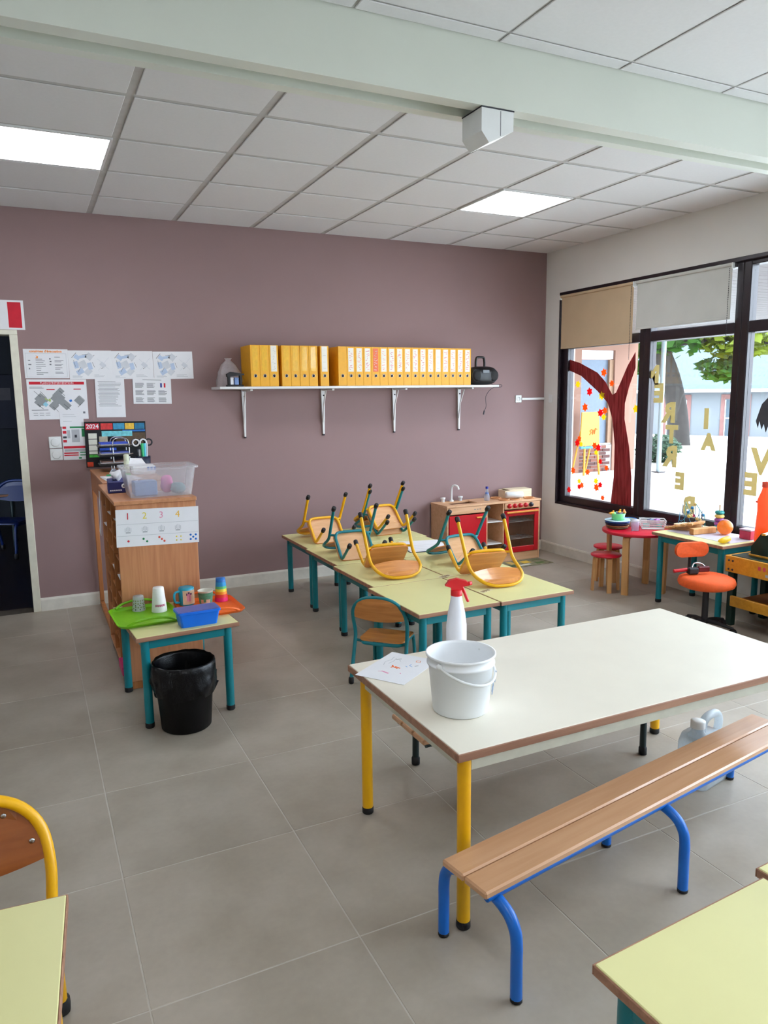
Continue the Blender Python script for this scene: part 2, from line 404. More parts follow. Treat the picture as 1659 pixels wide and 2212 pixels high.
# dark room beyond the doorway
struct('door_threshold', MB().box(DX0, DX1, D, D+.15, -.12, -.001), mat('threshold_stone', (96, 88, 80), .6), 'dark stone threshold in the doorway', 'threshold')
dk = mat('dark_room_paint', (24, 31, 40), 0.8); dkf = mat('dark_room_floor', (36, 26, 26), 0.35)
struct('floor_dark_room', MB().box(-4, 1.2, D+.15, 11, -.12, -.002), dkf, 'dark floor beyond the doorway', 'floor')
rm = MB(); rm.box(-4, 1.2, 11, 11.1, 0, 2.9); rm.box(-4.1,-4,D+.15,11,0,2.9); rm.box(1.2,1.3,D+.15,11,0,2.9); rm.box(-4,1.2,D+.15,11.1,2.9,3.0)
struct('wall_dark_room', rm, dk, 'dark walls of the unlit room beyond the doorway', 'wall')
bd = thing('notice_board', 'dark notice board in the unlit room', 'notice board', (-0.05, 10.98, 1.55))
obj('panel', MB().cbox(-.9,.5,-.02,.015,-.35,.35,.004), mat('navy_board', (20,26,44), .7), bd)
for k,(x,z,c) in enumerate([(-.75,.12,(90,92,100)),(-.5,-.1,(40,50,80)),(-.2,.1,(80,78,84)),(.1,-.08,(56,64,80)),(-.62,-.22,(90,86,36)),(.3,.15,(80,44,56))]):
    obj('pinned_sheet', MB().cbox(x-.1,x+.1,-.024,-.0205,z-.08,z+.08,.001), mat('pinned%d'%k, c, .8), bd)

# ------------------------------------------------------------------ windows
FRD = (XR+0.03, XR+0.11)
def frame_bar(par, y0, y1, z0, z1): return obj('frame', MB().cbox(FRD[0], FRD[1], y0, y1, z0, z1, .006), M_DARKFRAME, par)
mull = [5.775, 4.705, 3.785, 2.83, 1.88, 0.93, -0.02, -0.97, -2.0]
TZ0, TZ1 = 1.985, 2.065
for k in range(8):
    ya, yb = mull[k+1], mull[k]
    w = link('window_%d' % (k+1), None, None, (0,0,0)); w['kind'] = 'structure'; w['label'] = 'dark framed window, %s from the back wall' % ['first','second','third','fourth','fifth','sixth','seventh','eighth'][k]; w['category'] = 'window'
    a = 0.06
    jl = a if k else 0.10
    frame_bar(w, yb-jl, yb, WZ0, WZ1); frame_bar(w, ya, ya+(a if k < 7 else .1), WZ0, WZ1)
    frame_bar(w, ya+a, yb-jl, WZ0, WZ0+.085); frame_bar(w, ya+a, yb-jl, WZ1-.06, WZ1); frame_bar(w, ya+a, yb-jl, TZ0, TZ1)
    obj('pane', MB().box(XR+.062, XR+.068, ya+a, yb-jl, WZ0+.085, TZ0), M_GLASS, w)
    obj('pane', MB().box(XR+.062, XR+.068, ya+a, yb-jl, TZ1, WZ1-.06), M_GLASS, w)
struct('window_sill_trim', MB().cbox(XR-.004, XR+.03, WY0, WY1, WZ0-.0, WZ0+.022, .003), M_DARKFRAME, 'dark inner sill strip under the windows', 'sill')
wt = MB(); wt.cbox(XR-.004, XR+.03, WY0, WY1, WZ1-.028, WZ1, .003); wt.cbox(XR-.004, XR+.03, WY1-.022, WY1, WZ0+.022, WZ1-.028, .003)
struct('trim_2', wt, M_DARKFRAME, 'dark trim around the window opening', 'trim')

def blind(name, label, y0, y1, z0, z1, rgb, bowed=0.0):
    t = thing(name, label, 'roller blind', (XR-0.012, (y0+y1)/2, z1))
    L = (y1-y0)/2
    tr = MB(); tr.tube([(0,-L,0.0),(0,L,0.0)], 0.013, 12); obj('roller', tr, mat('blind_'+name, rgb, .85, .03, 6, .1), t)
    f = MB(); n = 8; V=[]; F=[]
    for i in range(n+1):
        z = -(z1-z0)*i/n
        bx = 0.006 - bowed*sin(pi*i/n)
        V += [(bx,-L+.01,z),(bx,L-.01,z),(bx+.0012,-L+.01,z),(bx+.0012,L-.01,z)]
    for i in range(n):
        a=i*4; b=a+4; F += [(a,a+1,b+1,b),(a+2,b+2,b+3,a+3),(a,b,b+2,a+2),(a+1,a+3,b+3,b+1)]
    f.add(V,F); obj('fabric', f, mat('blind_'+name, rgb, .85, .03, 6, .1), t)
    obj('bottom_bar', MB().cbox(0.002,0.012,-L+.01,L-.01,-(z1-z0)-.014,-(z1-z0)+.004,.003), mat('blind_'+name, rgb), t)
    for s in (-1,1): obj('bracket', MB().cbox(-.015,.012,s*L-.005,s*L+.005,-.03,.012,.003), M_WPL, t)
    c = MB()
    for i in range(48): c.ell((-.012,-L+.02,-0.03-i*.0125), .003,.003,.0045, 6, 4)
    ch = obj('bead_chain', c, M_DINK, t); ch['kind'] = 'stuff'
    return t
blind('beige_blind', 'beige roller blind in the first window by the corner', 4.805, 5.745, 2.0, 2.468, (206, 182, 150))
blind('white_blind', 'pale grey roller blind in the second window', 3.845, 4.785, 2.10, 2.468, (206, 208, 204))

# things stuck on the panes (just inside the glass)
GX = XR + 0.058
TREE = [(5.065,.585),(5.038,.827),(5.041,1.117),(5.081,1.341),(5.147,1.483),(5.283,1.587),(5.509,1.729),(5.675,1.783),(5.675,1.885),(5.533,1.849),(5.291,1.752),(5.179,1.663),(5.092,1.552),(5.047,1.572),(4.995,1.663),(4.919,1.799),(4.833,1.911),(4.826,1.776),(4.893,1.618),(4.935,1.476),(4.933,1.344),(4.865,1.106),(4.824,.847),(4.814,.585)]
def tree_mat():
    M = bpy.data.materials.new('red_brown_window_paint'); M.use_nodes = True; nt = M.node_tree; b = nt.nodes['Principled BSDF']; b.inputs['Roughness'].default_value = .6
    g = nt.nodes.new('ShaderNodeNewGeometry'); mp = nt.nodes.new('ShaderNodeMapping'); mp.inputs['Scale'].default_value = (1, 60, 6)
    nt.links.new(g.outputs['Position'], mp.inputs['Vector'])
    n = nt.nodes.new('ShaderNodeTexNoise'); n.inputs['Scale'].default_value = 1; n.inputs['Detail'].default_value = 4; nt.links.new(mp.outputs[0], n.inputs['Vector'])
    r = nt.nodes.new('ShaderNodeValToRGB'); e = r.color_ramp.elements; e[0].position=.35; e[1].position=.72; e[0].color = lin((128,34,36)); e[1].color = lin((176,70,74))
    nt.links.new(n.outputs['Fac'], r.inputs['Fac']); nt.links.new(r.outputs[0], b.inputs['Base Color'])
    o = nt.nodes['Material Output']; tl = nt.nodes.new('ShaderNodeBsdfTranslucent'); nt.links.new(r.outputs[0], tl.inputs['Color'])
    mx = nt.nodes.new('ShaderNodeMixShader'); mx.inputs[0].default_value = .35; nt.links.new(b.outputs[0], mx.inputs[1]); nt.links.new(tl.outputs[0], mx.inputs[2]); nt.links.new(mx.outputs[0], o.inputs[0])
    return M
def sticker_mat(name, rgb, k=.5):
    M = mat(name, rgb, .7, .06, 30); nt = M.node_tree; b = nt.nodes['Principled BSDF']; o = nt.nodes['Material Output']
    tl = nt.nodes.new('ShaderNodeBsdfTranslucent'); tl.inputs['Color'].default_value = lin(rgb)
    mx = nt.nodes.new('ShaderNodeMixShader'); mx.inputs[0].default_value = k; nt.links.new(b.outputs[0], mx.inputs[1]); nt.links.new(tl.outputs[0], mx.inputs[2]); nt.links.new(mx.outputs[0], o.inputs[0])
    return M
tp = thing('painted_tree', 'red brown tree with two branches painted on the corner window', 'window painting', (GX, 4.94, .585))
obj('trunk', MB().prism([(y-4.94, z-.585) for y, z in TREE], 0, 0.0015, 'x'), tree_mat(), tp)
LEAVES = {'yellow': [(5.55,1.653),(5.222,1.544),(4.78,1.433),(5.186,1.355),(5.477,1.095),(5.27,1.03),(5.487,.744),(5.258,.767)],
 'red': [(5.386,1.583),(5.232,1.392),(5.532,1.105),(5.245,1.076),(5.211,.951),(5.201,.737),(5.485,.691),(5.63,.646)],
 'orange': [(5.205,1.751),(5.1,1.653),(5.44,1.44),(5.176,1.411),(5.505,1.146),(5.292,1.092),(5.127,.9),(5.577,.839),(5.375,.841),(5.446,.709),(5.246,.71),(5.159,.623)]}
LC = {'yellow': sticker_mat('yellow_leaf_paper', (250,226,40)), 'red': sticker_mat('red_leaf_paper', (236,30,40)), 'orange': sticker_mat('orange_leaf_paper', (252,130,30))}
ORD = ['first','second','third','fourth','fifth','sixth','seventh','eighth','ninth','tenth','eleventh','twelfth','thirteenth','fourteenth','fifteenth','sixteenth','seventeenth']
for cname, L in LEAVES.items():
    L = sorted(L, key=lambda t: -t[1])
    for k, (y, z) in enumerate(L):
        if cname == 'yellow' and abs(y-4.78) < .001: y = 4.795
        R0 = random.uniform(.032, .048) if z > 1.3 else random.uniform(.026, .04); a0 = random.uniform(0, 6)
        poly = []
        for i in range(18):
            a = a0+2*pi*i/18; r = R0*(1 if i % 3 == 0 else (.62 if i % 3 == 1 else .72)); poly.append((r*cos(a), r*sin(a)))
        o = obj('paper_leaf', MB().prism(poly, -0.0004, 0.0008, 'x'), LC[cname], None, (GX-.003-.0007*k, y, z))
        tag(o, '%s paper leaf on the corner window, %s' % (cname, 'topmost %s one' % cname if k == 0 else '%s highest %s one' % (ORD[k], cname)), 'paper leaf', 'autumn leaves on the painted tree window')
LET = [('M',4.634,1.704,.16,'topmost beige letter beside the dark window post'),('E',4.55,1.556,.16,'second beige letter down from the top beside the post'),('R',4.43,1.399,.17,'third beige letter down the left diagonal'),('T',4.398,1.226,.15,'fourth beige letter down the left diagonal'),('R',4.394,1.046,.18,'fifth beige letter, in front of the bush'),
 ('I',4.064,1.358,.16,'narrow beige letter right of the tree trunk outside'),('A',4.033,1.184,.13,'beige letter like an arrowhead, under the narrow one'),('E',4.289,.857,.14,'beige comb-like letter low in the second window'),('B',4.185,.661,.17,'lowest beige letter, above the toy table'),('V',3.568,1.064,.20,'big beige V at the right picture edge'),('E',3.64,.897,.17,'beige comb-like letter under the big V')]
for ch, y, z, s, lb in LET:
    o = text('window_letter', ch, s*1.25, sticker_mat('beige_letter_card', (204, 192, 148), .45) if 'beige_letter_card' not in MATS else MATS['beige_letter_card'], None, (GX-.003, y, z), (pi/2, 0, -pi/2), .0006, mirror=True, bold=.011)
    tag(o, lb + ' on the glass', 'letter', 'letters on the window glass')
fr = [(-.05,.12),(0,.17),(.05,.12),(.09,0),(.07,-.05),(.06,.0),(.04,-.06),(.025,-.02),(.005,-.08),(-.015,-.02),(-.035,-.07),(-.05,-.01),(-.075,-.06),(-.09,0)]
tag(obj('paper_cutout', MB().prism(fr, 0, .001, 'x'), mat('dark_grey_card', (70,72,80), .8), None, (GX-.002, 3.545, 1.36)), 'dark grey fringed cut-out on the glass at the right picture edge', 'decoration')
# ------------------------------------------------------------------ school furniture
def school_table(name, label, w, d, h, top, legm, loc, rz=0, group=None, rail=None, railm=None, r=.021, inset=.028, th=.022):
    t = thing(name, label, 'table', loc, rz, group)
    obj('tabletop', MB().cbox(-w/2+.004, w/2-.004, -d/2+.004, d/2-.004, h-th, h, .002), top, t)
    e = MB()
    for (a,b,c,g) in ((-w/2,w/2,-d/2,-d/2+.0045),(-w/2,w/2,d/2-.0045,d/2),(-w/2,-w/2+.0045,-d/2+.004,d/2-.004),(w/2-.0045,w/2,-d/2+.004,d/2-.004)): e.cbox(a,b,c,g,h-th-.001,h-.0015,.002)
    obj('edge_band', e, M_EDGE, t)
    rl = rail or .05; ix, iy = w/2-inset-r, d/2-inset-r; rm_ = railm or legm
    for s in (-1,1):
        obj('apron', MB().cbox(-ix+r*.8, ix-r*.8, s*iy-.012, s*iy+.012, h-th-rl, h-th-.0008, .002), rm_, t)
        obj('apron', MB().cbox(s*ix-.012, s*ix+.012, -iy+r*.8, iy-r*.8, h-th-rl, h-th-.0008, .002), rm_, t)
    for sx in (-1,1):
        for sy in (-1,1):
            l = obj('leg', MB().tube([(sx*ix,sy*iy,.02),(sx*ix,sy*iy,h-th-.0006)], r, 16), legm, t)
            obj('foot_cap', MB().lathe([(r*.92,0),(r*1.06,.004),(r*1.06,.022),(r*1.01,.026)], (sx*ix,sy*iy,0), 16), M_BLK, l)
    return t
TW, TD, TH = .502, .612, .468
rowx = [1.722, 1.752, 1.778, 1.795]; rowy = [3.204 + .615*k for k in range(4)]
rows_n = ['nearest', 'second', 'third', 'farthest']
proto = None
for k in range(4):
    for c in range(2):
        lb = 'pale yellow school table, %s row, %s half of the joined group' % (rows_n[k], ['left','window side'][c])
        loc = (rowx[k]+TW/2+c*(TW+.003), rowy[k]+TD/2, 0)
        if proto is None: proto = school_table('school_table', lb, TW, TD, TH, M_LAM, M_TEAL, loc, 0, 'joined pale yellow tables'); t = proto
        else: t = copy_tree(proto); t.location = loc; t['label'] = lb
        t.rotation_euler.z = radians([.9, .5, .2, .0][k])
st_rot = radians(4); ca, sa = cos(st_rot), sin(st_rot)
t = copy_tree(proto); t['label'] = 'small pale yellow table with cups and trays beside the cabinet'; del t['group']
t.location = (.381+.252*ca-.306*sa, 3.49+.252*sa+.306*ca, 0); t.rotation_euler.z = st_rot
school_table('long_table', 'long cream table on yellow legs with white bucket', 1.575, .79, .585, M_LAMW, M_YEL, (1.012+.7875, 1.650+.395, 0), 0, None, .055, M_RAILW, .0205, .03, .026)
# tables cut off by the picture edge
a = radians(-5); c_, s_ = cos(a), sin(a)
school_table('school_table', 'pale yellow table at the lower left picture edge', .60, .70, .53, M_LAM, M_YEL, (.002-.30*c_+.35*s_, 1.597-.30*s_-.35*c_, 0), a)
a = radians(3.2); c_, s_ = cos(a), sin(a)
school_table('school_table', 'pale yellow table at the lower right picture corner', .505, .60, .53, M_LAM, M_TEAL, (.868+.2525*c_+.30*s_, .941+.2525*s_-.30*c_, 0), a, None, .06)
school_table('school_table', 'pale yellow table just entering at the right picture edge', .50, .60, .53, M_LAM, M_TEAL, (1.382+.25*c_+.29*s_+.002, .972+.25*s_-.275*c_, 0), a, None, .06)

# --- chair: origin between the rear feet, front = +y
def chair_parts(t, paint, seat, seatb, screws=False):
    hoop = smooth([(.154,0,.02),(.1515,.04,.16),(.150,.066,.255),(.152,.066,.30),(.155,.050,.36),(.146,.028,.42),(.115,.016,.465),(.065,.012,.491),(0,.011,.497),
                   (-.065,.012,.491),(-.115,.016,.465),(-.146,.028,.42),(-.155,.050,.36),(-.152,.066,.30),(-.150,.066,.255),(-.1515,.04,.16),(-.154,0,.02)], 4)
    obj('back_frame', MB().tube(hoop, .0105, 10), paint, t)
    sf = smooth([(-.124,.305,.02),(-.1225,.292,.14),(-.121,.284,.195)],3) + smooth([(-.120,.274,.216),(-.120,.255,.222),(-.120,.16,.222),(-.120,.105,.222),(-.106,.070,.222),(-.075,.058,.222),(0,.056,.222)],3)
    sf = sf + [Vector((-p.x,p.y,p.z)) for p in sf[::-1][1:]]
    obj('seat_frame', MB().tube(sf, .010, 10), paint, t)
    for s in (-1,1):
        obj('gusset', MB().tube([(s*.148,.066,.236),(s*.112,.082,.222)], .008, 8), paint, t)
    for (x,y) in ((-.154,0),(.154,0),(-.124,.306),(.124,.306)):
        obj('foot_cap', MB().lathe([(.010,0),(.0145,.004),(.0155,.02),(.0145,.034),(.0112,.038)], (x,y,0), 12), M_BLK, t)
    # seat panel
    pl = [(x, y+.171) for x, y in rrect(.262, .226, .035, 4)]
    m_ = MB(); n = len(pl)
    def zc(x, y): return .2325 + .30*x*x*(.6) - (.006 if y > .26 else 0)
    V = [(x,y,zc(x,y)) for x,y in pl]+[(x,y,zc(x,y)+.009) for x,y in pl]
    m_.add(V+[(0,.171,.2325+.009)], [(i,(i+1)%n,(i+1)%n+n,i+n) for i in range(n)]+[(i+n,(i+1)%n+n,2*n) for i in range(n)])
    obj('seat', m_, seat, t)
    m2 = MB(); m2.add([(x,y,zc(x,y)-.0003) for x,y in pl]+[(0,.171,.2322)], [((i+1)%n,i,n) for i in range(n)])
    obj('seat_underside', m2, seatb, t)
    # backrest panel
    HP = [(0,.494),(.035,.4935),(.065,.489),(.095,.477),(.115,.463),(.132,.443),(.144,.42),(.152,.385)]
    def ztop(x):
        x = abs(x)
        for (x0,z0),(x1,z1) in zip(HP, HP[1:]):
            if x <= x1: return z0+(z1-z0)*(x-x0)/(x1-x0)
        return HP[-1][1]
    def yb(z): return .012 + .042*max(0,(.465-z)/.11)
    xs = [-.150*cos(pi*i/16) for i in range(17)]; V=[]; F=[]
    for x in xs:
        zt, zb = ztop(x), .374-.020*(1-(x/.150)**2)
        for k in range(5):
            z = zb+(zt-zb)*k/4; cv = -.010*(1-(x/.150)**2)
            V += [(x, yb(z)+cv+.004, z), (x, yb(z)+cv-.004, z)]
    for i in range(16):
        for k in range(4):
            a=i*10+k*2; b=a+10; F += [(a,a+2,b+2,b),(a+1,b+1,b+3,a+3)]
    for i in range(16): a=i*10; b=a+10; F += [(a,b,b+1,a+1),(a+8,a+9,b+9,b+8)]
    F += [(0,1,3,2),(2,3,5,4),(4,5,7,6),(6,7,9,8)]; a=160; F += [(a,a+2,a+3,a+1),(a+2,a+4,a+5,a+3),(a+4,a+6,a+7,a+5),(a+6,a+8,a+9,a+7)]
    bm_ = MB(); bm_.add(V,F,False); br = obj('backrest', bm_, seat, t)
    for x, z in ((-.085,.455),(.085,.455),(-.128,.405),(.128,.405)) if screws else ():
        y = yb(z)-.010*(1-(x/.150)**2)+.004
        obj('screw', MB().lathe([(.0055,0),(.0055,.0015),(.003,.003),(.0,.003)], (x,y,z), 12, 'y'), M_CHROME, br)
def chair(label, paint, loc, rz, seat=M_SEAT, seatb=M_SEATB, scale=1.0, tilt=None, screws=False, group=None):
    t = thing('school_chair', label, 'chair', loc, 0, group)
    chair_parts(t, paint, seat, seatb, screws)
    t.scale = (scale,)*3
    if tilt is None: t.rotation_euler = (0,0,rz)
    else: t.rotation_euler = (Matrix.Rotation(rz,4,'Z') @ Matrix.Rotation(tilt,4,'X')).to_euler()
    return t
TILT = radians(180+45.8); ZR = .365
GC = 'upturned chairs on the joined tables'
py = chair('yellow upturned chair, farthest left on the joined tables', M_YEL, (2.020, 5.192, TH+ZR+.004), radians(1.3), tilt=TILT, group=GC)
pt = chair('teal upturned chair between two yellow ones, left half of the tables', M_TEAL, (1.974, 4.553, TH+ZR+.004), radians(-3.1), tilt=TILT, group=GC)
def place(src, label, x, y, z, deg):
    c = copy_tree(src); c['label'] = label; c.location = (x,y,z)
    c.rotation_euler = (Matrix.Rotation(radians(deg),4,'Z') @ Matrix.Rotation(TILT,4,'X')).to_euler(); return c
place(py, 'yellow upturned chair with its hoop toward the spray bottle, left half of the tables', 2.026, 4.240, TH+ZR+.004, 173.4)
place(pt, 'teal upturned chair next to the toy kitchen side of the tables', 2.564, 4.048, TH+ZR+.004, 3.5)
place(py, 'yellow upturned chair nearest the white spray bottle, window side of the tables', 2.469, 3.784, TH+ZR+.004, 171.8)
place(pt, 'teal upturned chair nested under a yellow one at the back of the tables', 2.559, 5.262, TH+ZR+.004, 4.6)
place(py, 'yellow upturned chair stacked onto a teal one at the back of the tables', 2.552, 5.245, TH+ZR+.052, 6.0)
chair('teal chair standing on the floor at the left side of the joined tables', M_TEAL, (1.620, 3.486, 0), radians(-45))
chair('yellow chair with dark wooden back at the left picture edge', M_YEL, (-.234, 1.89, 0), radians(182), M_SEATD, M_SEATB, 1.3, None, True)

# --- blue bench and the dark-legged bench
def bench(name, label, L, H_, planks, pw, legs_s, foot, legm, loc, rz, rail_r=.011, r=.0165, cap=False):
    t = thing(name, label, 'bench', loc, rz)
    W_ = planks*pw+(planks-1)*.004
    for k in range(planks):
        y0 = -W_/2+k*(pw+.004); obj('plank', MB().cbox(0, L, y0, y0+pw, H_-.022, H_, .005), M_BENCH, t)
    for s in (-1,1):
        obj('rail', MB().tube([(.02, s*(W_/2-.02), H_-.0335),(L-.02, s*(W_/2-.02), H_-.0335)], rail_r, 8), legm, t)
        for x in legs_s:
            pts = smooth([(x, s*(W_/2-.05), H_-.045),(x, s*(W_/2-.015), H_-.047),(x, s*(foot-.03), H_-.066),(x, s*(foot-.006), H_-.10),(x, s*foot, H_-.14),(x, s*foot, H_-.18),(x, s*(foot+.001), .012)], 5)
            l = obj('leg', MB().tube(pts, r, 12), legm, t)
            obj('foot_cap', MB().lathe([(r*.8,0),(r*1.25 if cap else r*1.02,.003),(r*1.25 if cap else r*1.02,.03 if cap else .012),(r*.9,.04 if cap else .014)], (x, s*(foot+.001), 0), 12), M_BLK, l)
    return t
ba = radians(9.2)
bb = bench('low_bench', 'low beech bench with blue tube legs in front of cream table', 1.6, .30, 2, .088, [.056, .795, 1.575], .148, M_BLUE, (.961, 1.541, 0), ba)
bench('low_bench', 'beech bench with dark green legs pushed under cream table', 1.19, .28, 3, .088, [.14, 1.07], .188, M_DGREEN, (1.262, 2.447, 0), 0, .008, .0145, True)

# ------------------------------------------------------------------ things on the cream table
ZT = .585
b = thing('plastic_bucket', 'white plastic bucket with handle on the cream table', 'bucket', (1.180, 1.912, ZT)); b.scale = (1.07,1.07,1.07)
ro, ri, hb = .0985, .094, .178
obj('body', MB().lathe([(0,0.0005),(.079,.0005),(.083,.004),(.0955,.145),(.1005,.146),(.1005,.152),(.0965,.153),(.098,.171),(.1035,.172),(.1035,.178),(.099,.178),(.096,.170),(.081,.006),(0,.005)], (0,0,0), 40), mat('bucket_plastic', (244,247,250), .4, .01), b)
hp = []
for k in range(25):
    a = pi*k/24; hp.append((-.103*cos(a)*1.0, -.103*sin(a)*.92-.006*sin(a), .158-.055*sin(a)))
q = Matrix.Rotation(radians(22),4,'Z')
obj('handle', MB().tube([q @ Vector(p) for p in hp], .0042, 8), M_WPL, b)
for s in (-1,1):
    p = q @ Vector((s*.1025,0,.158)); obj('handle_boss', MB().ell(p,.009,.009,.009,10,6), M_WPL, b)
lbm = MB()
for k in range(9):
    a = radians(-62+k*3.2); zz = .05+.012*(k%3); lbm.cbox(-.004,.004,-.0012,.0005,zz,zz+.03,.0005)
mk = MB()
for k,(az,z0,z1) in enumerate([(-38,.055,.075),(-35,.05,.085),(-31,.06,.08),(-27,.052,.07),(-36,.09,.1),(-30,.095,.12),(-26,.085,.11)]):
    a = radians(az); r_ = .0795+(.0155/.145)*z0+.0025
    mm = MB().box(-.0035,.0035,-.001,.0016,z0,z1); mm.xf(Matrix.Translation((r_*cos(a), r_*sin(a), 0)) @ Matrix.Rotation(a-pi/2,4,'Z') @ Matrix.Rotation(-.1,4,'X')); mk.add(mm.v, mm.f)
obj('printed_mark', mk, M_BINK, b)
s = thing('spray_bottle', 'white spray bottle with red trigger head behind the bucket', 'spray bottle', (1.452, 2.385, ZT))
obj('bottle', MB().lathe([(0,.0),(.036,.0),(.040,.006),(.040,.10),(.034,.15),(.024,.20),(.021,.225),(.0205,.232),(0,.233)], (0,0,0), 28), mat('spray_plastic', (238,240,250), .4, .01), s)
hd = obj('trigger_head', MB().prism([(-.045,.262),(-.030,.283),(.0,.290),(.036,.280),(.047,.272),(.046,.262),(.022,.258),(.016,.232),(-.018,.232),(-.022,.255)], -.011, .011, 'y').xf(Matrix(((0,0,0,0),)*4) if False else Matrix.Identity(4)), mat('red_plastic', (226,26,36), .35), s)
# prism along y gives (v,w,u): remap so the head lies in the x-z plane
for v in hd.data.vertices: v.co = (v.co.z, v.co.y, v.co.x)
hd.data.flip_normals(); hd.rotation_euler = (0,0,radians(-25))
obj('collar', MB().lathe([(.0225,.222),(.0225,.243),(.018,.246)], (0,0,0), 20), MATS['red_plastic'], s)
tr = obj('trigger', MB().tube(smooth([(.020,0,.258),(.030,0,.235),(.040,0,.208),(.046,0,.196)],4), [.006]*12+[.005], 8), MATS['red_plastic'], s); tr.rotation_euler = (0,0,radians(-25))
obj('nozzle', MB().lathe([(.008,0),(.008,.012),(.004,.013)], (.047*cos(radians(-25)), .047*sin(radians(-25)), .268), 10, 'x'), MATS['red_plastic'], s)
pd = thing('drawing_sheet', 'white sheet with faint coloured scribbles at the table corner', 'drawing', (1.162, 2.322, ZT+.0006), radians(34))
obj('sheet', MB().cbox(-.135,.135,-.10,.10,0,.0008,.0002), M_PAPER, pd)
M_PINK = mat('pink_crayon', (240,160,196), .9); M_PEACH = mat('peach_crayon', (250,170,130), .9); M_SKY = mat('sky_crayon', (140,186,230), .9); M_ORC = mat('orange_crayon', (246,120,60), .9)
def scrib(par, mt, pts, r=.0016, name='crayon_mark'):
    m_ = MB()
    for st in pts: m_.tube([(x,y,.0009) for x,y in st], r, 5)
    for i,v in enumerate(m_.v): m_.v[i] = (v[0], v[1], .0008+max(0,v[2]-.0009)*.25)
    o = obj(name, m_, mt, par); return o
scrib(pd, M_PINK, [[(-.07,.0),(-.06,.03),(-.065,.045)],[(-.064,.0),(-.056,.035)],[(-.05,-.04),(-.044,-.035)]], .002)
scrib(pd, M_ORC, [[(-.01,-.005),(.0,.02),(.012,.028)],[(-.004,-.012),(.004,.012)],[(.0,.02),(-.012,.022)]], .0035)
scrib(pd, M_SKY, [[(.02,-.03),(.026,-.02)],[(.03,-.045),(.036,-.03),(.05,-.03)]], .0018)
scrib(pd, M_PEACH, [[(.08,-.035),(.095,-.03),(.098,-.045),(.084,-.05),(.08,-.035)]], .002)
scrib(pd, M_LGREY, [[(.0,.06),(.03,.07),(.06,.06),(.09,.065)],[(.02,.05),(.05,.045),(.08,.05)],[(.06,.02),(.07,.03)]], .001)
scrib(pd, M_DINK, [[(.068,.045),(.085,.03)],[(.04,-.05),(.05,-.06)]], .0012)

# sheets on the joined tables
def clip(label, x, y, z, w, d, rz, n=3):
    t = thing('paper_stack', label, 'papers', (x,y,z), rz)
    obj('backing', MB().cbox(-w/2,w/2,-d/2,d/2,0,.0025,.0008), mat('dark_clipboard', (60,70,84), .6), t)
    for k in range(n):
        o = obj('sheet', MB().cbox(-w/2+.012,w/2-.012,-d/2+.012,d/2-.012,0,.0006,.0002), M_PAPER, t, (random.uniform(-.012,.012), random.uniform(-.012,.012), .0027+.0009*k), (0,0,random.uniform(-.06,.06)))
    l = MB()
    for i in range(4): l.box(-w/2+.05, w/2-.06, -d/2+.05+i*.055, -d/2+.053+i*.055, .0027+.0009*n, .0029+.0009*n)
    obj('print', l, M_LGREY, t)
clip('papers on a dark clipboard on the window side of the joined tables', 2.585, 4.70, TH+.0005, .33, .40, radians(-12))
for k,(x,y,rz) in enumerate([(2.255,3.84,.2),(2.285,3.435,.35)]):
    t = thing('name_sticker', ['brown name sticker on the table joint near the teal upturned chair','brown name sticker on the table joint near the spray bottle head'][k], 'sticker', (x,y,TH+.0003), rz)
    obj('card', MB().cbox(-.05,.05,-.022,.022,0,.0005,.0002), mat('clear_tape', (222,216,176), .3), t)
    l = MB()
    for i in range(6): l.box(-.036+i*.012,-.029+i*.012,-.014+.004*(i%2),.012,.0005,.0008)
    obj('printed_picture', l, mat('brown_print', (120,84,50), .8), t)

# ------------------------------------------------------------------ shelf with binders
SZ = 1.655; SY = 5.69
sh = thing('wall_shelf', 'long white shelf on brackets across the mauve wall', 'shelf', (2.632, D, SZ))
obj('board', MB().cbox(-1.277,1.277,SY-D-.003,-.001,-.020,0,.003), M_WMET, sh)
for x in (1.612,2.300,2.978,3.654):
    bx = x-2.632
    q_ = [(-.017,-.022),(.017,-.022),(.0065,-.402),(-.0065,-.402)]
    bk_ = MB(); bk_.add([(bx+x,-.020,z) for x,z in q_]+[(bx+x,-.001,z) for x,z in q_], [(0,3,2,1),(4,5,6,7),(0,1,5,4),(1,2,6,5),(2,3,7,6),(3,0,4,7)])
    br = obj('bracket', bk_, M_WMET, sh)
    # prism along x gives (w,u,v) = x, y, z
    obj('arm', MB().cbox(bx-.011,bx+.011,-.255,-.008,-.036,-.0205,.003), M_WMET, br)
    obj('strut', MB().tube([(bx-.016,-.13,-.036),(bx-.011,-.055,-.16),(bx-.006,-.024,-.30)], .006, 8), M_WMET, br)
    for z in (-.075,-.08): pass
    obj('screw', MB().lathe([(.006,0),(.006,-.004),(0,-.005)], (bx+.004,-.0205,-.075), 10, 'y'), M_DINK, br)
    obj('end_cap', MB().cbox(bx-.010,bx+.010,-.018,-.003,-.414,-.400,.003), M_DINK, br)
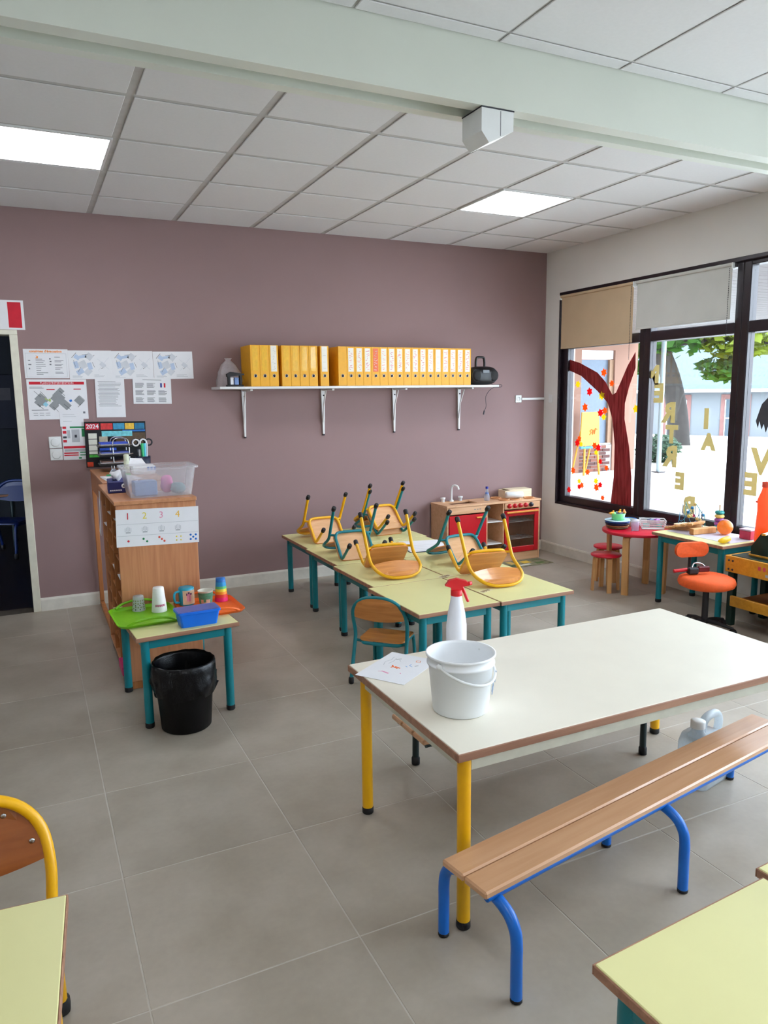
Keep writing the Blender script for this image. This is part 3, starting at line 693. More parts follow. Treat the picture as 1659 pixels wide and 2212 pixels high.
def binder_proto(w):
    t = thing('ring_binder', 'x', 'binder', (0,0,SZ), 0, 'yellow ring binders on the wall shelf')
    h, d = .318, .275; c = MB()
    c.cbox(-w/2,w/2,-.0,.0035,.0005,h,.0015); c.cbox(-w/2,-w/2+.0028,.003,d,.0005,h,.001); c.cbox(w/2-.0028,w/2,.003,d,.0005,h,.001)
    obj('cover', c, M_BINDER, t)
    obj('pages', MB().box(-w/2+.006,w/2-.010,.02,d-.03,.004,h-.02), M_PAPER, t)
    r = obj('finger_hole', MB().lathe([(.0,-.0012),(.0105,-.0012),(.0108,.0)], (0,-.0001,.082), 14, 'y'), mat('hole_dark', (24,20,18), .6), t)
    obj('rim', MB().torus((0,-.0012,.082), .0115, .0022, 'y', 16, 6), M_CHROME, r)
    return t
bw = .0752
bx = [1.640,1.7152,1.7905] + [1.892,1.9672,2.0435,2.119,2.216] + [2.3735+.07495*k for k in range(17)]
bproto = None
scr = [mat('red_scrawl', (226,70,70), .8), mat('pale_red_scrawl', (240,130,110), .8), mat('magenta_scrawl', (226,80,130), .8)]
labels_ = {2:'w',7:'p',8:None}
bl = []
for i, x in enumerate(bx):
    if bproto is None: bproto = binder_proto(bw-.001); t = bproto
    bl.append((i,x))
for i, x in bl:
    t = bproto if i == 0 else copy_tree(bproto)
    if i: t.name = 'ring_binder'
    n = i+1
    t.location = (x, SY+.004, SZ)
    t['label'] = 'yellow ring binder, %s from the left on the wall shelf' % (ORD+['eighteenth','nineteenth','twentieth','twenty-first','twenty-second','twenty-third','twenty-fourth'])[i] if i < 24 else 'yellow ring binder next to the black radio on the wall shelf'
for i, x in bl:
    t = [o for o in COL.objects if o.name.startswith('ring_binder') and o.parent is None and abs(o.location.x-x) < 1e-3][0]
    if i == 2 or i == 7 or i >= 9:
        col = (238,120,80) if i == 12 else (240,236,226)
        hz = .19 if i > 8 else .20
        lb = obj('spine_label', MB().cbox(-.024,.024,-.0012,-.0001,.115,.115+hz,.0004), mat('spine_label_%d'%(i==12), col, .6, .03), t)
        w_ = MB(); rr = random.Random(i)
        if i not in (7, 20):
            for k in range(9):
                z = .125+hz*.88*k/9
                p = [(rr.uniform(-.018,.018), -.0013, z+rr.uniform(0,.016)) for _ in range(3)]
                w_.tube(p, .0016 if i != 2 else .001, 5)
            obj('handwriting', w_, (M_LGREY if i == 2 else (M_PAPER if i == 12 else scr[i%3])), lb)
        else:
            for k in range(3): w_.box(-.012,.012,-.0016,-.0012,.14+.05*k,.142+.05*k)
            obj('handwriting', w_, M_LGREY, lb)
    elif i in (0,1,3,4,5,6):
        w_ = MB(); rr = random.Random(i); w_.cbox(-.022,.022,-.0009,-.0001,.12,.31,.0003); obj('spine_label', w_, mat('clear_label_sleeve', (242,188,60), .15, .1, 40, coat=.5), t)
# radio
rd = thing('radio', 'black portable radio with handle at the right shelf end', 'radio', (3.785, 5.80, SZ))
obj('body', MB().ell((0,0,.085),.150,.085,.083,28,16,.62), mat('black_gloss_plastic', (18,18,22), .3), rd)
for s_ in (-1,1):
    g_ = obj('speaker_grille', MB().lathe([(.052,.0),(.050,-.012),(.030,-.016),(0,-.018)], (s_*.085,-.068,.085), 20, 'y'), mat('black_mesh', (10,10,12), .7), rd)
    obj('ring', MB().torus((s_*.085,-.072,.085),.052,.004,'y',24,6), M_DINK, g_)
obj('handle', MB().tube(smooth([(-.055,0,.155),(-.056,0,.20),(-.050,0,.238),(-.035,0,.25),(.015,0,.25),(.030,0,.238),(.036,0,.20),(.035,0,.155)],4), .011, 10), MATS['black_gloss_plastic'], rd)
obj('display', MB().cbox(-.035,.035,-.087,-.075,.105,.135,.002), mat('display_grey', (60,64,70), .2), rd)
obj('cable', MB().tube(smooth([(.10,.02,.03),(.16,.04,.004),(.158,-.09,.002),(.135,-.125,-.02),(.04,-.125,-.03),(-.01,-.10,-.10),(-.0,-.09,-.19),(-.02,-.09,-.23)],5), .0022, 6), M_DINK, rd)
obj('plug', MB().tube([(-.02,-.09,-.23),(-.028,-.09,-.265)], .006, 8), M_DINK, rd)
# plastic bag and what is beside it
bgx = 1.465
pb = thing('plastic_bag', 'clear plastic bag of bits at the left shelf end', 'plastic bag', (bgx, 5.838, SZ))
V=[];F=[];nn=16
for i,(sx,sy,z) in enumerate([(.095,.06,.001),(.10,.065,.05),(.09,.055,.11),(.055,.03,.17),(.018,.012,.205),(.03,.016,.222)]):
    for k in range(nn):
        a=2*pi*k/nn; j=1+.10*sin(3*a+i*1.3)+.05*sin(7*a+i); V.append((sx*cos(a)*j, sy*sin(a)*j, z))
for i in range(5):
    for k in range(nn): F.append((i*nn+k,i*nn+(k+1)%nn,(i+1)*nn+(k+1)%nn,(i+1)*nn+k))
obj('film', MB().add(V,F,True), film('clear_bag_film', (226,222,228), .42), pb)
hp_ = thing('hole_punch', 'black hole punch in front of the plastic bag', 'hole punch', (1.478, 5.732, SZ))
obj('base', MB().cbox(-.06,.07,-.028,.028,.0005,.014,.004), M_BLK, hp_)
obj('lever', MB().prism([(-.055,.075),(.075,.088),(.078,.098),(-.03,.112),(-.058,.095)], -.02,.02,'z').xf(Matrix(((1,0,0,0),(0,0,-1,0),(0,1,0,0),(0,0,0,1)))), M_BLK, hp_)
obj('pillar', MB().cbox(-.05,-.03,-.015,.015,.012,.08,.003), M_BLK, hp_); obj('pillar', MB().cbox(.04,.06,-.015,.015,.012,.09,.003), M_BLK, hp_)
for k,(x,c,l) in enumerate([(1.455,(226,228,232),'small white box under the black hole punch lever'),(1.497,(120,150,200),'small pale blue box under the black hole punch lever')]):
    t = thing('small_box', l, 'box', (x, 5.735, SZ+.0145)); obj('carton', MB().cbox(-.016,.016,-.0145,.0145,0,.045,.003), mat('carton%d'%k, c, .6), t); obj('lid', MB().cbox(-.0165,.0165,-.0148,.0148,.0455,.055,.002), mat('carton%d'%k, c), t)

# ------------------------------------------------------------------ papers on the back wall
def wallpaper(name, label, cat, x0, z0, w, h, rot=0.0, group=None, y=None, m_=None):
    t = thing(name, label, cat, (x0+w/2, (y or D)-.0006, z0+h/2), 0, group); t.rotation_euler = (0, radians(rot), 0)
    obj('sheet', MB().cbox(-w/2,w/2,-.0014,0,-h/2,h/2,.0003), m_ or M_PAPER, t); return t
def bars(par, name, material, rects, y=-.0016):
    b_ = MB()
    for (x0,x1,z0,z1) in rects: b_.box(x0,x1,y-.0004,y+.0003,z0,z1)
    return obj(name, b_, material, par)
def rbars(par, name, material, items, y=-.0016):
    """rotated bars: (cx, cz, w, h, deg)"""
    b_ = MB()
    for i_,(cx,cz,w,h,a) in enumerate(items):
        q_ = MB().box(-w/2,w/2,y-.0004-.00008*i_,y+.0003,-h/2,h/2); q_.xf(Matrix.Translation((cx,0,cz)) @ Matrix.Rotation(-radians(a),4,'Y')); b_.add(q_.v,q_.f)
    return obj(name, b_, material, par)
FR = (pi/2,0,0)
t = wallpaper('flag_poster', 'poster of a tricolour flag above the door', 'poster', -.245, 2.068, .295, .203)
bars(t,'red_stripe',M_RINK,[(.045,.13,-.088,.088)]); bars(t,'blue_stripe',mat('flag_blue',(36,60,140),.8),[(-.13,-.045,-.088,.088)])
t = wallpaper('instruction_sheet', 'sheet with an orange title next to the door frame', 'notice', .022, 1.728, .295, .208)
text('title', 'consignes d\'évacuation', .0235, M_OINK, t, (0,-.0018,.088), FR, .0003, bold=.0008)
bars(t,'border',M_LGREY,[(-.135,.135,.072,.0735),(-.135,.135,-.095,-.0935),(-.135,-.1335,-.095,.073),(.1335,.135,-.095,.073)])
rr = random.Random(3)
bars(t,'print',M_INK,[(-.07,-.07+rr.uniform(.03,.085),z,z+.0035) for z in (.03,.018,.006,-.006,-.02,-.034,-.05,-.066,-.078)]+[(.055,.055+rr.uniform(.03,.06),z,z+.0035) for z in (.045,.02,.012,-.006,-.014,-.03,-.04,-.062,-.07)]+[(.02,.03,.03,.04),(.022,.034,.012,.02),(.02,.032,-.01,0),(-.12,-.105,.02,.026),(-.12,-.1,-.01,-.002),(-.118,-.11,-.04,-.03)])
obj('flame', MB().prism([(.040,-.075),(.046,-.060),(.058,-.068),(.052,-.052),(.038,-.055)], -.0022,-.0014,'y'), M_OINK, t)
for k, nm in enumerate(['nearest the orange-title sheet', 'in the middle', 'at the right end']):
    t = wallpaper('floor_plan', 'sheet with a pale blue floor plan, %s of the row' % nm, 'floor plan', [.318,.617,.919][k], 1.722, .300, .208, [-.5,-.6,-.8][k], 'floor plans in a row on the wall', D-.0001*k)
    rbars(t,'blue_rooms',M_BINK,[(-.09,.055,.04,.03,-38),(-.05,.06,.05,.02,10),(-.10,.0,.03,.05,12),(-.075,-.05,.05,.035,30),(-.005,-.01,.03,.05,12)])
    rbars(t,'rooms',mat('pale_room_print',(208,211,218),.9),[(-.055,.0,.055,.055,25),(-.005,.06,.045,.045,-40),(-.02,-.05,.05,.04,45),(.075,.02,.07,.002,-42),(.10,-.01,.07,.002,-42),(.07,-.02,.06,.002,48),(.11,.03,.06,.002,48),(.085,.0,.04,.03,-42)])
    rbars(t,'walls',M_DINK,[(.012,.05,.055,.0025,48),(-.11,.07,.05,.0025,48),(.09,-.018,.04,.0028,35),(-.035,.075,.04,.0018,5),(-.11,.01,.002,.05,12),(.02,.0,.002,.04,20),(-.08,-.035,.04,.002,60)])
    bars(t,'print',M_LGREY,[(-.13,-.13+rr.uniform(.03,.08),-.08-.007*i,-.078-.007*i) for i in range(3)]+[(.02,.02+rr.uniform(.03,.09),-.075-.007*i,-.073-.007*i) for i in range(3)])
t = wallpaper('intervention_plan', 'large plan sheet with a red banner and grey buildings', 'plan', .026, 1.430, .402, .290, .3, None, D-.0003)
bars(t,'banner',M_RINK,[(-.185,.185,.108,.128)]); text('banner_text', "PLAN D'INTERVENTION", .021, M_PAPER, t, (0,-.0022,.118), FR, .0003)
rbars(t,'buildings',mat('plan_grey',(150,153,156),.9),[(-.11,.0,.075,.06,-45),(-.125,-.02,.05,.05,-45),(.0,.01,.07,.075,-45),(.03,-.02,.12,.05,-45),(-.03,-.045,.05,.05,-45),(.005,.045,.04,.08,-45),(.145,-.01,.055,.05,-45)])
rbars(t,'walls',M_DINK,[(-.135,.04,.06,.002,-45),(-.095,.035,.06,.0025,-50),(.03,.045,.05,.0025,-45),(-.12,-.05,.05,.0025,-45),(.06,-.055,.06,.0025,-45),(.165,.01,.05,.002,-45),(.148,-.042,.045,.002,45),(-.02,-.07,.05,.002,-45)], -.0028)
rbars(t,'red_tabs',M_RINK,[(-.045,.072,.055,.006,0),(.135,.074,.05,.006,0)])
rbars(t,'green_zone',mat('plan_green',(176,196,120),.9),[(-.075,.0,.03,.008,-30),(-.055,-.005,.012,.02,0)], -.0032); rbars(t,'blue_zone',M_B2INK,[(.085,-.01,.018,.015,20)]); rbars(t,'pale_zone',mat('plan_cyan',(150,205,225),.9),[(-.085,-.035,.028,.025,-45)], -.0032)
bars(t,'print',M_INK,[(-.185,-.10,.088,.091),(-.185,-.09,.081,.084),(-.18,-.07,-.078,-.074),(-.17,-.14,-.10,-.097),(-.13,-.10,-.10,-.097),(-.09,-.06,-.10,-.097),(-.17,-.14,-.115,-.112),(-.13,-.10,-.115,-.112),(-.09,-.06,-.115,-.112),(.15,.18,-.105,-.09)])
t = wallpaper('handwritten_note', 'small white note overlapping the bottom of the large plan', 'note', .228, 1.375, .163, .115, .5, None, D-.0022)
bars(t,'print',M_LGREY,[(-.06,.02,.03,.032),(-.06,.03,.015,.017),(-.06,.0,-.02,-.018)])
t = wallpaper('notice_sheet', 'portrait sheet of dense text hanging under the floor plans', 'notice', .487, 1.436, .208, .288, .8, None, D-.0022)
bars(t,'print',M_INK,[(-.085+.004*(i%3), .085-rr.uniform(0,.05), .12-.0095*i, .1225-.0095*i) for i in range(20)])
t = wallpaper('poem_sheet', 'landscape sheet of text blocks with a small flag', 'notice', .757, 1.532, .285, .200, .9, None, D-.0022)
bars(t,'print',M_INK,[(-.07,.07,.080,.083)]+[(cx, cx+rr.uniform(.045,.065), cz-.0065*i, cz-.0065*i+.0033) for cx in (-.125,-.04,.045) for cz in (.055,.0,-.055) for i in range(6) if not (cx > 0 and cz > .03)])
bars(t,'flag_blue',mat('flag_blue',(36,60,140),.8),[(.06,.073,.025,.058)]); bars(t,'flag_red',M_RINK,[(.087,.10,.025,.058)])
t = wallpaper('postal_chart', 'chart with red and green blocks behind the calendar', 'chart', .235, 1.128, .170, .26, .6, None, D-.0005)
bars(t,'red_blocks',M_RINK,[(-.08,-.055,.10,.12),(-.08,-.055,.065,.085),(-.08,-.055,.0,.018),(-.08,.08,-.045,-.028),(-.08,.02,-.085,-.075),(-.08,.02,-.10,-.092)]); bars(t,'green_blocks',M_GINK,[(-.03,.075,.105,.122),(.05,.08,.04,.1),(.03,.08,-.08,-.072),(.03,.08,-.1,-.092),(.02,.04,-.124,-.112)])
bars(t,'grey_blocks',M_LGREY,[(-.02,.035,.0,.095),(-.075,.075,-.068,-.05),(-.05,-.03,.03,.09)]); bars(t,'ink_block',M_DINK,[(.0,.016,.035,.055)], -.0021); bars(t,'ink_block',M_DINK,[(-.08,-.055,.03,.045)], -.0021)
t = wallpaper('picture_calendar', 'dark picture calendar for 2024 standing on the cabinet', 'calendar', .388, 1.062, .440, .342, .8, None, D-.015, mat('calendar_black',(16,20,26),.35))
bars(t,'red_block',M_RINK,[(-.212,-.115,.112,.158)]); text('year', '2024', .044, M_PAPER, t, (-.163,-.0022,.135), FR, .0003, bold=.001)
for nm, c, rc in [('photo_red',(214,60,60),(-.105,-.02,.112,.158)),('photo_sea',(60,150,190),(-.015,.065,.112,.158)),('photo_sun',(240,190,70),(.07,.135,.112,.158)),('photo_lagoon',(40,120,160),(.14,.212,.112,.158)),('photo_sky',(120,205,215),(-.10,.12,.06,.10)),('photo_rocks',(96,76,56),(.0,.215,.0,.085)),('photo_grass',(70,170,60),(-.195,-.09,-.095,-.075)),('photo_flower',(200,60,30),(-.212,-.17,-.165,-.13)),('photo_boat',(50,90,200),(-.12,.0,-.045,.01)),('photo_sand',(190,180,160),(-.12,-.06,.015,.06)),('photo_blue_bar',(40,110,190),(.05,.215,.095,.108))]:
    bars(t, nm, mat(nm,c,.4,.25,40), [rc], -.0016 if nm != 'photo_sky' else -.0021)
bars(t,'month_boxes',mat('month_paper',(226,226,214),.6),[(-.195,-.135,.045,.085),(-.195,-.135,.0,.04),(-.195,-.135,-.045,-.005),(-.195,-.135,-.07,-.05)])
# sockets, trunking
def plate(label, x, z, w, h, wall='b', dial=True):
    t = thing('light_switch', label, 'switch', (x, D-.0005, z) if wall=='b' else (XR-.0005, x, z), 0 if wall=='b' else pi/2*3)
    obj('plate', MB().cbox(-w/2,w/2,-.009,0,-h/2,h/2,.003), M_WPL, t)
    if dial: obj('dial', MB().lathe([(w*.36,0),(w*.36,-.004),(w*.30,-.006),(0,-.006)], (0,-.009,0), 20, 'y'), M_WPL, t)
    return t
plate('upper white rotary switch beside the red and green chart', .184, 1.262, .085, .085); plate('lower white rotary switch beside the red and green chart', .186, 1.172, .085, .085)
t = plate('white socket box on the mauve wall at the trunking end', 4.335, 1.522, .07, .07, 'b', False); obj('socket_face', MB().lathe([(.022,0),(.022,-.003),(.018,-.003),(.018,-.001),(0,-.001)],(0,-.009,0),18,'y'), M_WPL, t)
tr_ = thing('cable_trunking', 'thin white trunking running from socket box to the corner', 'trunking', (4.508, D-.0005, 1.522))
obj('channel', MB().cbox(-.138,.132,-.014,0,-.011,.011,.002), M_WPL, tr_); obj('lid', MB().cbox(-.138,.132,-.017,-.0142,-.009,.009,.001), M_WPL, tr_)
t = plate('small pale switch on the white wall beside the window', 5.875, 1.52, .05, .08, 'r', False); obj('rocker', MB().cbox(-.014,.014,-.012,-.0092,-.026,.026,.002), M_WPL, t)

# ------------------------------------------------------------------ pigeonhole cabinet and the open unit behind it
CBX0, CBX1, CBY0, CBY1, CBZ = .388, .802, 4.05, 4.93, 1.045
cb = thing('pigeonhole_cabinet', 'tall beech pigeonhole cabinet with number sheet on its end', 'cabinet', ((CBX0+CBX1)/2, (CBY0+CBY1)/2, 0))
hx, hy = (CBX1-CBX0)/2, (CBY1-CBY0)/2
obj('end_panel', MB().cbox(-hx,hx,-hy,-hy+.018,.05,CBZ-.022,.002), M_CAB, cb); obj('end_panel', MB().cbox(-hx,hx,hy-.018,hy,.05,CBZ-.022,.002), M_CAB, cb)
obj('top', MB().cbox(-hx-.01,hx+.004,-hy-.012,hy,CBZ-.022,CBZ,.003), M_CABT, cb)
obj('back_panel', MB().cbox(hx-.010,hx,-hy+.018,hy-.018,.05,CBZ-.022,.001), M_CAB, cb)
obj('bottom', MB().cbox(-hx,hx-.010,-hy+.018,hy-.018,.05,.068,.002), M_CAB, cb)
cols = 3; cw = (2*hy-.036)/cols
for k in range(1,cols): obj('divider', MB().cbox(-hx,hx-.010,-hy+.018+k*cw-.006,-hy+.018+k*cw+.006,.068,CBZ-.022,.001), M_CABD, cb)
for c in range(cols):
    y0 = -hy+.018+c*cw+.006*(c>0); y1 = -hy+.018+(c+1)*cw-.006*(c<cols-1)
    for k in range(1,9):
        z = .068+k*(CBZ-.09)/9; obj('shelf', MB().cbox(-hx+.01,hx-.011,y0,y1,z-.004,z+.004,.001), M_CABD, cb)
for sx in (-1,1):
    for sy in (-1,1): obj('foot', MB().cbox(sx*(hx-.05)-.03,sx*(hx-.05)+.03,sy*(hy-.05)-.03,sy*(hy-.05)+.03,0,.05,.003), M_CABD, cb)
# sheets lying in the pigeonholes
for n_,(c,k,dx,lb) in enumerate([(0,8,.004,'white sheet in the top pigeonhole of the end column'),(1,8,.010,'white sheet in the top pigeonhole of the middle column'),(2,7,.012,'white sheet high in the column farthest from the end panel'),(0,5,.006,'white sheet half way up the end column of pigeonholes'),(1,5,.004,'white sheet half way up the middle pigeonhole column'),(0,3,.002,'white sheet low in the end column of pigeonholes'),(1,2,.014,'white sheet sticking out low in the middle pigeonhole column')]):
    z = .068+k*(CBZ-.09)/9+.0046
    o = obj('folder_sheet', MB().cbox(-.12,.12,-.07,.07,0,.003,.001), M_PAPER, None, (CBX0+.132-dx, CBY0+.018+(c+.5)*cw, z), (0,0,.05-.02*n_))
    tag(o, lb, 'papers', 'papers in the pigeonholes')
pf = obj('folder', MB().cbox(-.16,.10,-.09,.09,0,.05,.003), mat('pink_card',(206,40,110),.5), None, (.53, 4.20, .0685)); tag(pf, 'pink folder pile in the lowest pigeonhole slot', 'folder')
# number sheet on the end panel
t = thing('number_sheet', 'white number sheet with hands and dots taped on the cabinet end', 'number chart', (.597, CBY0-.0006, .895)); t.rotation_euler = (0, radians(1.5), 0)
obj('sheet', MB().cbox(-.215,.215,-.001,0,-.10,.10,.0003), M_PAPER, t)
bars(t,'ruled_line',M_LGREY,[(-.21,.21,.02,.0215),(-.21,.21,-.042,-.0405)], -.0012)
for k,(ch,mt) in enumerate([('1',M_RINK),('2',mat('yellow_ink',(226,206,60),.8)),('3',mat('pink_ink',(226,150,180),.8)),('4',mat('gold_ink',(236,186,60),.8))]):
    text('numeral', ch, .05, mt, t, (-.155+.086*k,-.0014,.062), FR, .0003)
    hnd = MB()
    for f_ in range(5): 
        a_ = radians(50+20*f_); x0 = -.155+.086*k
        hnd.box(x0+.012*(f_-2)*.6-.0012, x0+.012*(f_-2)*.6+.0012, -.0014, -.0010, -.02+.004*(f_%2), .0+.004*(2-abs(f_-2)))
    hnd.box(-.155+.086*k-.012,-.155+.086*k+.012,-.0014,-.001,-.028,-.02); obj('hand_drawing', hnd, M_LGREY, t)
def dots(par, name, mt, pts, r=.006):
    m_ = MB()
    for (x,z) in pts: m_.lathe([(r,0),(r,-.0006),(0,-.0006)], (x,-.001,z), 10, 'y')
    obj(name, m_, mt, par)
dots(t,'dots',M_RINK,[(-.155,-.07)]); dots(t,'dots',M_GINK,[(-.078,-.062),(-.06,-.076)]); dots(t,'dots',mat('coral_ink',(226,96,80),.8),[(.004,-.058),(.017,-.069),(.03,-.08)])
dots(t,'dots',MATS['yellow_ink'],[(.095,-.06),(.118,-.06),(.095,-.08),(.118,-.08)], .004); dots(t,'dots',M_B2INK,[(.17,-.056),(.198,-.056),(.184,-.068),(.17,-.08),(.198,-.08)])
# open unit against the wall
ou = thing('open_shelf_unit', 'open beech stand between the cabinet and the mauve wall', 'stand', (.606, 5.455, 0))
uy = .505; ux = .196
obj('top', MB().cbox(-ux-.004,ux,-uy,uy,1.03,1.052,.003), M_CABT, ou)
for s_ in (-1,1):
    obj('post', MB().cbox(-ux,-ux+.03,s_*(uy-.02)-.018,s_*(uy-.02)+.018,.035,1.03,.003), M_CABD, ou); obj('post', MB().cbox(ux-.03,ux,s_*(uy-.02)-.018,s_*(uy-.02)+.018,.035,1.03,.003), M_CABD, ou)
obj('apron', MB().cbox(-ux,-ux+.016,-uy+.04,uy-.04,.90,1.0295,.002), M_CAB, ou)
obj('bottom_rail', MB().cbox(-ux,-ux+.03,-uy,uy,.0,.034,.003), M_CABD, ou); obj('bottom_rail', MB().cbox(ux-.03,ux,-uy,uy,.0,.034,.003), M_CABD, ou)
t = thing('hanging_paper', 'crumpled white paper strip hanging on the open stand', 'paper', (.4085, 5.30, .66))
obj('strip', MB().add([(0,-.03,.30),(0,.03,.30),(-.004,.028,.1),(-.004,-.028,.12),(-.01,-.05,.0),(-.012,.04,.02),(.0012,-.03,.30),(.0012,.03,.30),(-.0028,.028,.1),(-.0028,-.028,.12),(-.0088,-.05,.0),(-.0108,.04,.02)],[(0,3,2,1),(3,4,5,2),(6,7,8,9),(9,8,11,10),(0,1,7,6),(4,10,11,5),(0,6,9,3),(3,9,10,4),(1,2,8,7),(2,5,11,8)]), M_PAPER, t)
# things on the cabinet and stand
tb = thing('storage_box', 'translucent plastic storage box on the cabinet', 'storage box', (.640, 4.245, CBZ+.0005))
def shell(w0,d0,w1,d1,h,th,rim,q=1.0):
    m_ = MB(); n=4
    R = [(rrect(w0,d0,.03*q,n),0),(rrect(w1,d1,.035*q,n),h),(rrect(w1+2*rim,d1+2*rim,.04*q,n),h+.001),(rrect(w1+2*rim,d1+2*rim,.04*q,n),h+.012),(rrect(w1-.001,d1-.001,.034*q,n),h+.012),(rrect(w0-2*th,d0-2*th,.028*q,n),th)]
    k = len(R[0][0]); V=[(x,y,z) for P,z in R for x,y in P]; F=[]
    for i in range(len(R)-1):
        for j in range(k): F.append((i*k+j,i*k+(j+1)%k,(i+1)*k+(j+1)%k,(i+1)*k+j))
    m_.add(V,F); m_.add([(x,y,0) for x,y in R[0][0]],[tuple(range(k))[::-1]]); m_.add([(x,y,th) for x,y in R[5][0]],[tuple(range(k))]); return m_
obj('body', shell(.325,.24,.375,.275,.150,.003,.014), film('storage_box_plastic', (240,240,248), .2), tb)
for k,(x,y,w,d,h_,c,l,nm) in enumerate([(-.075,.0,.12,.13,.075,(120,150,196),'pale blue carton inside the translucent box','carton'),(.05,.02,.07,.06,.10,(222,120,176),'pink cloth bundle inside the translucent box','cloth_bundle'),(.10,-.03,.08,.07,.06,(120,150,160),'grey green pouch inside the translucent box','pouch')]):
    t = thing(nm, l, nm.split('_')[0], (.640+x,4.245+y,CBZ+.004))
    if nm == 'carton': obj('body', MB().cbox(-w/2,w/2,-d/2,d/2,0,h_,.004), mat('inbox%d'%k,c,.6), t); obj('flap', MB().cbox(-w/2,w/2,-d/2,0,h_+.0005,h_+.003,.001), mat('inbox%d'%k,c), t)
    else:
        m_ = MB(); m_.ell((0,0,h_/2),w/2,d/2,h_/2,14,9,.8); rr2=random.Random(k); m_.v=[(x_*(1+rr2.uniform(-.12,.12)),y_*(1+rr2.uniform(-.12,.12)),z_) for x_,y_,z_ in m_.v]
        o = obj('fabric', m_, mat('inbox%d'%k,c,.8), t)
t = thing('tissue_box', 'dark blue tissue box with white tissue on the cabinet', 'tissue box', (.452, 4.52, CBZ+.0005), radians(-4))
obj('carton', MB().cbox(-.055,.055,-.11,.11,0,.065,.003), mat('navy_carton',(38,44,116),.5), t)
tm = MB()
for k in range(12):
    a=2*pi*k/12
V=[];F=[]
for i,(rx,ry,z) in enumerate([(.016,.05,.066),(.03,.06,.085),(.045,.055,.105),(.03,.03,.122)]):
    for k in range(12):
        a=2*pi*k/12; j=1+.25*sin(3*a+i); V.append((rx*cos(a)*j,ry*sin(a)*j,z+.008*sin(2*a+i)))
for i in range(3):
    for k in range(12): F.append((i*12+k,i*12+(k+1)%12,(i+1)*12+(k+1)%12,(i+1)*12+k))
obj('tissue', MB().add(V,F,True), M_PAPER, t)
lg = obj('logo', MB().lathe([(.013,0),(.013,-.0006),(0,-.0006)],(.03,-.1101,.04),16,'y'), M_PAPER, t)
mk_ = MB(); [mk_.box(-.045+.011*i,-.037+.011*i,-.1108,-.1101,.012,.02) for i in range(6)]; obj('lettering', mk_, M_PAPER, t)
mk_ = MB(); mk_.box(.026,.03,-.1112,-.1107,.034,.046); mk_.box(.032,.036,-.1112,-.1107,.034,.046); obj('logo_mark', mk_, M_DINK, lg)
sw_ = thing('crumpled_bag', 'crumpled white plastic wrap behind the tissue box', 'plastic wrap', (.50, 4.80, CBZ+.0005))
m_=MB(); m_.ell((0,0,.03),.075,.10,.03,16,10,.9); rr3=random.Random(5); m_.v=[(x_+rr3.uniform(-.008,.008),y_+rr3.uniform(-.01,.01),max(0,z_+rr3.uniform(-.006,.012))) for x_,y_,z_ in m_.v]; m_.sm=[False]*len(m_.sm); obj('wrap', m_, film('white_wrap',(236,238,246),.75), sw_)
t = thing('paper_stack', 'flat stack of white sheets with a green pen on the stand', 'papers', (.53, 5.16, 1.0525), .06); 
for k in range(3): obj('sheet', MB().cbox(-.10,.10,-.145,.145,0,.002,.0005), M_PAPER, t, (.006*k,.004*k,.0022*k), (0,0,.04*k))
pn = thing('green_pen', 'green felt pen lying on the stack of sheets', 'pen', (.53, 5.26, 1.0670)); obj('barrel', MB().tube([(-.07,0,0),(.05,0,0)],.006,8), M_GINK, pn); obj('cap', MB().tube([(.05,0,0),(.085,0,0)],.0068,8), mat('grass_green',(80,190,70),.4), pn)
dr = thing('desk_rack', 'grey wire letter rack holding dark trays in front of the calendar', 'letter rack', (.605, 5.73, 1.0525))
for y in (-.09,.09):
    obj('wire_loop', MB().tube(smooth([(-.055,y,.002),(-.055,y,.10),(-.055,y,.20),(-.04,y,.235),(.0,y,.242),(.04,y,.235),(.055,y,.20),(.055,y,.10),(.055,y,.002)],4),.0045,8), M_CHROME, dr)
for z in (.045,.11,.175):
    obj('tray', MB().cbox(-.15,.075,-.10,.10,z,z+.012,.004), mat('black_tray',(26,28,34),.5), dr); obj('tray_wire', MB().tube([(-.15,-.11,z+.02),(.08,-.11,z+.02)],.003,6), M_CHROME, dr)
for k,(z,c,l) in enumerate([(.059,(150,120,110),'lowest'),(.124,(96,110,190),'middle'),(.189,(60,90,210),'top')]):
    t = thing('tray_papers', '%s bundle of papers in the wire letter rack' % l, 'papers', (.57,5.73,1.0525+z-.0005)); 
    for j in range(2): obj('sheet', MB().cbox(-.10,.09,-.085,.085,.0005,.010,.001), mat('traypaper%d%d'%(k,j), c if j else (210,210,220), .7), t, (0,.004*j,.0105*j))
pc = thing('pen_pot', 'dark pot full of scissors and pens by the calendar', 'pen pot', (.760, 5.70, 1.0525))
obj('pot', MB().lathe([(0,.001),(.052,.001),(.056,.10),(.053,.10),(.049,.005),(0,.005)],(0,0,0),18), mat('navy_pot',(26,34,60),.5), pc)
def scissors(label, x, y, rz, c):
    t = thing('scissors', label, 'scissors', (x,y,1.0585), rz); t.scale = (1.45,1.45,1.45)
    mt = mat('scissor_'+str(c[0]), c, .35)
    for s_ in (-1,1):
        obj('blade', MB().cbox(s_*.003-.004,s_*.003+.004,-.0015*s_-.001,-.0015*s_+.001,.0,.10,.0005), M_CHROME, t)
        obj('handle', MB().torus((s_*.018,-.001*s_,.135),.016,.0045,'y',16,6), mt, t)
scissors('scissors with white handles in the dark pot', .742, 5.690, .1, (226,226,230)); scissors('scissors with dark handles in the dark pot', .784, 5.712, -.1, (36,36,44)); scissors('scissors with black rings at the left of the pot', .738, 5.722, .3, (30,34,66))
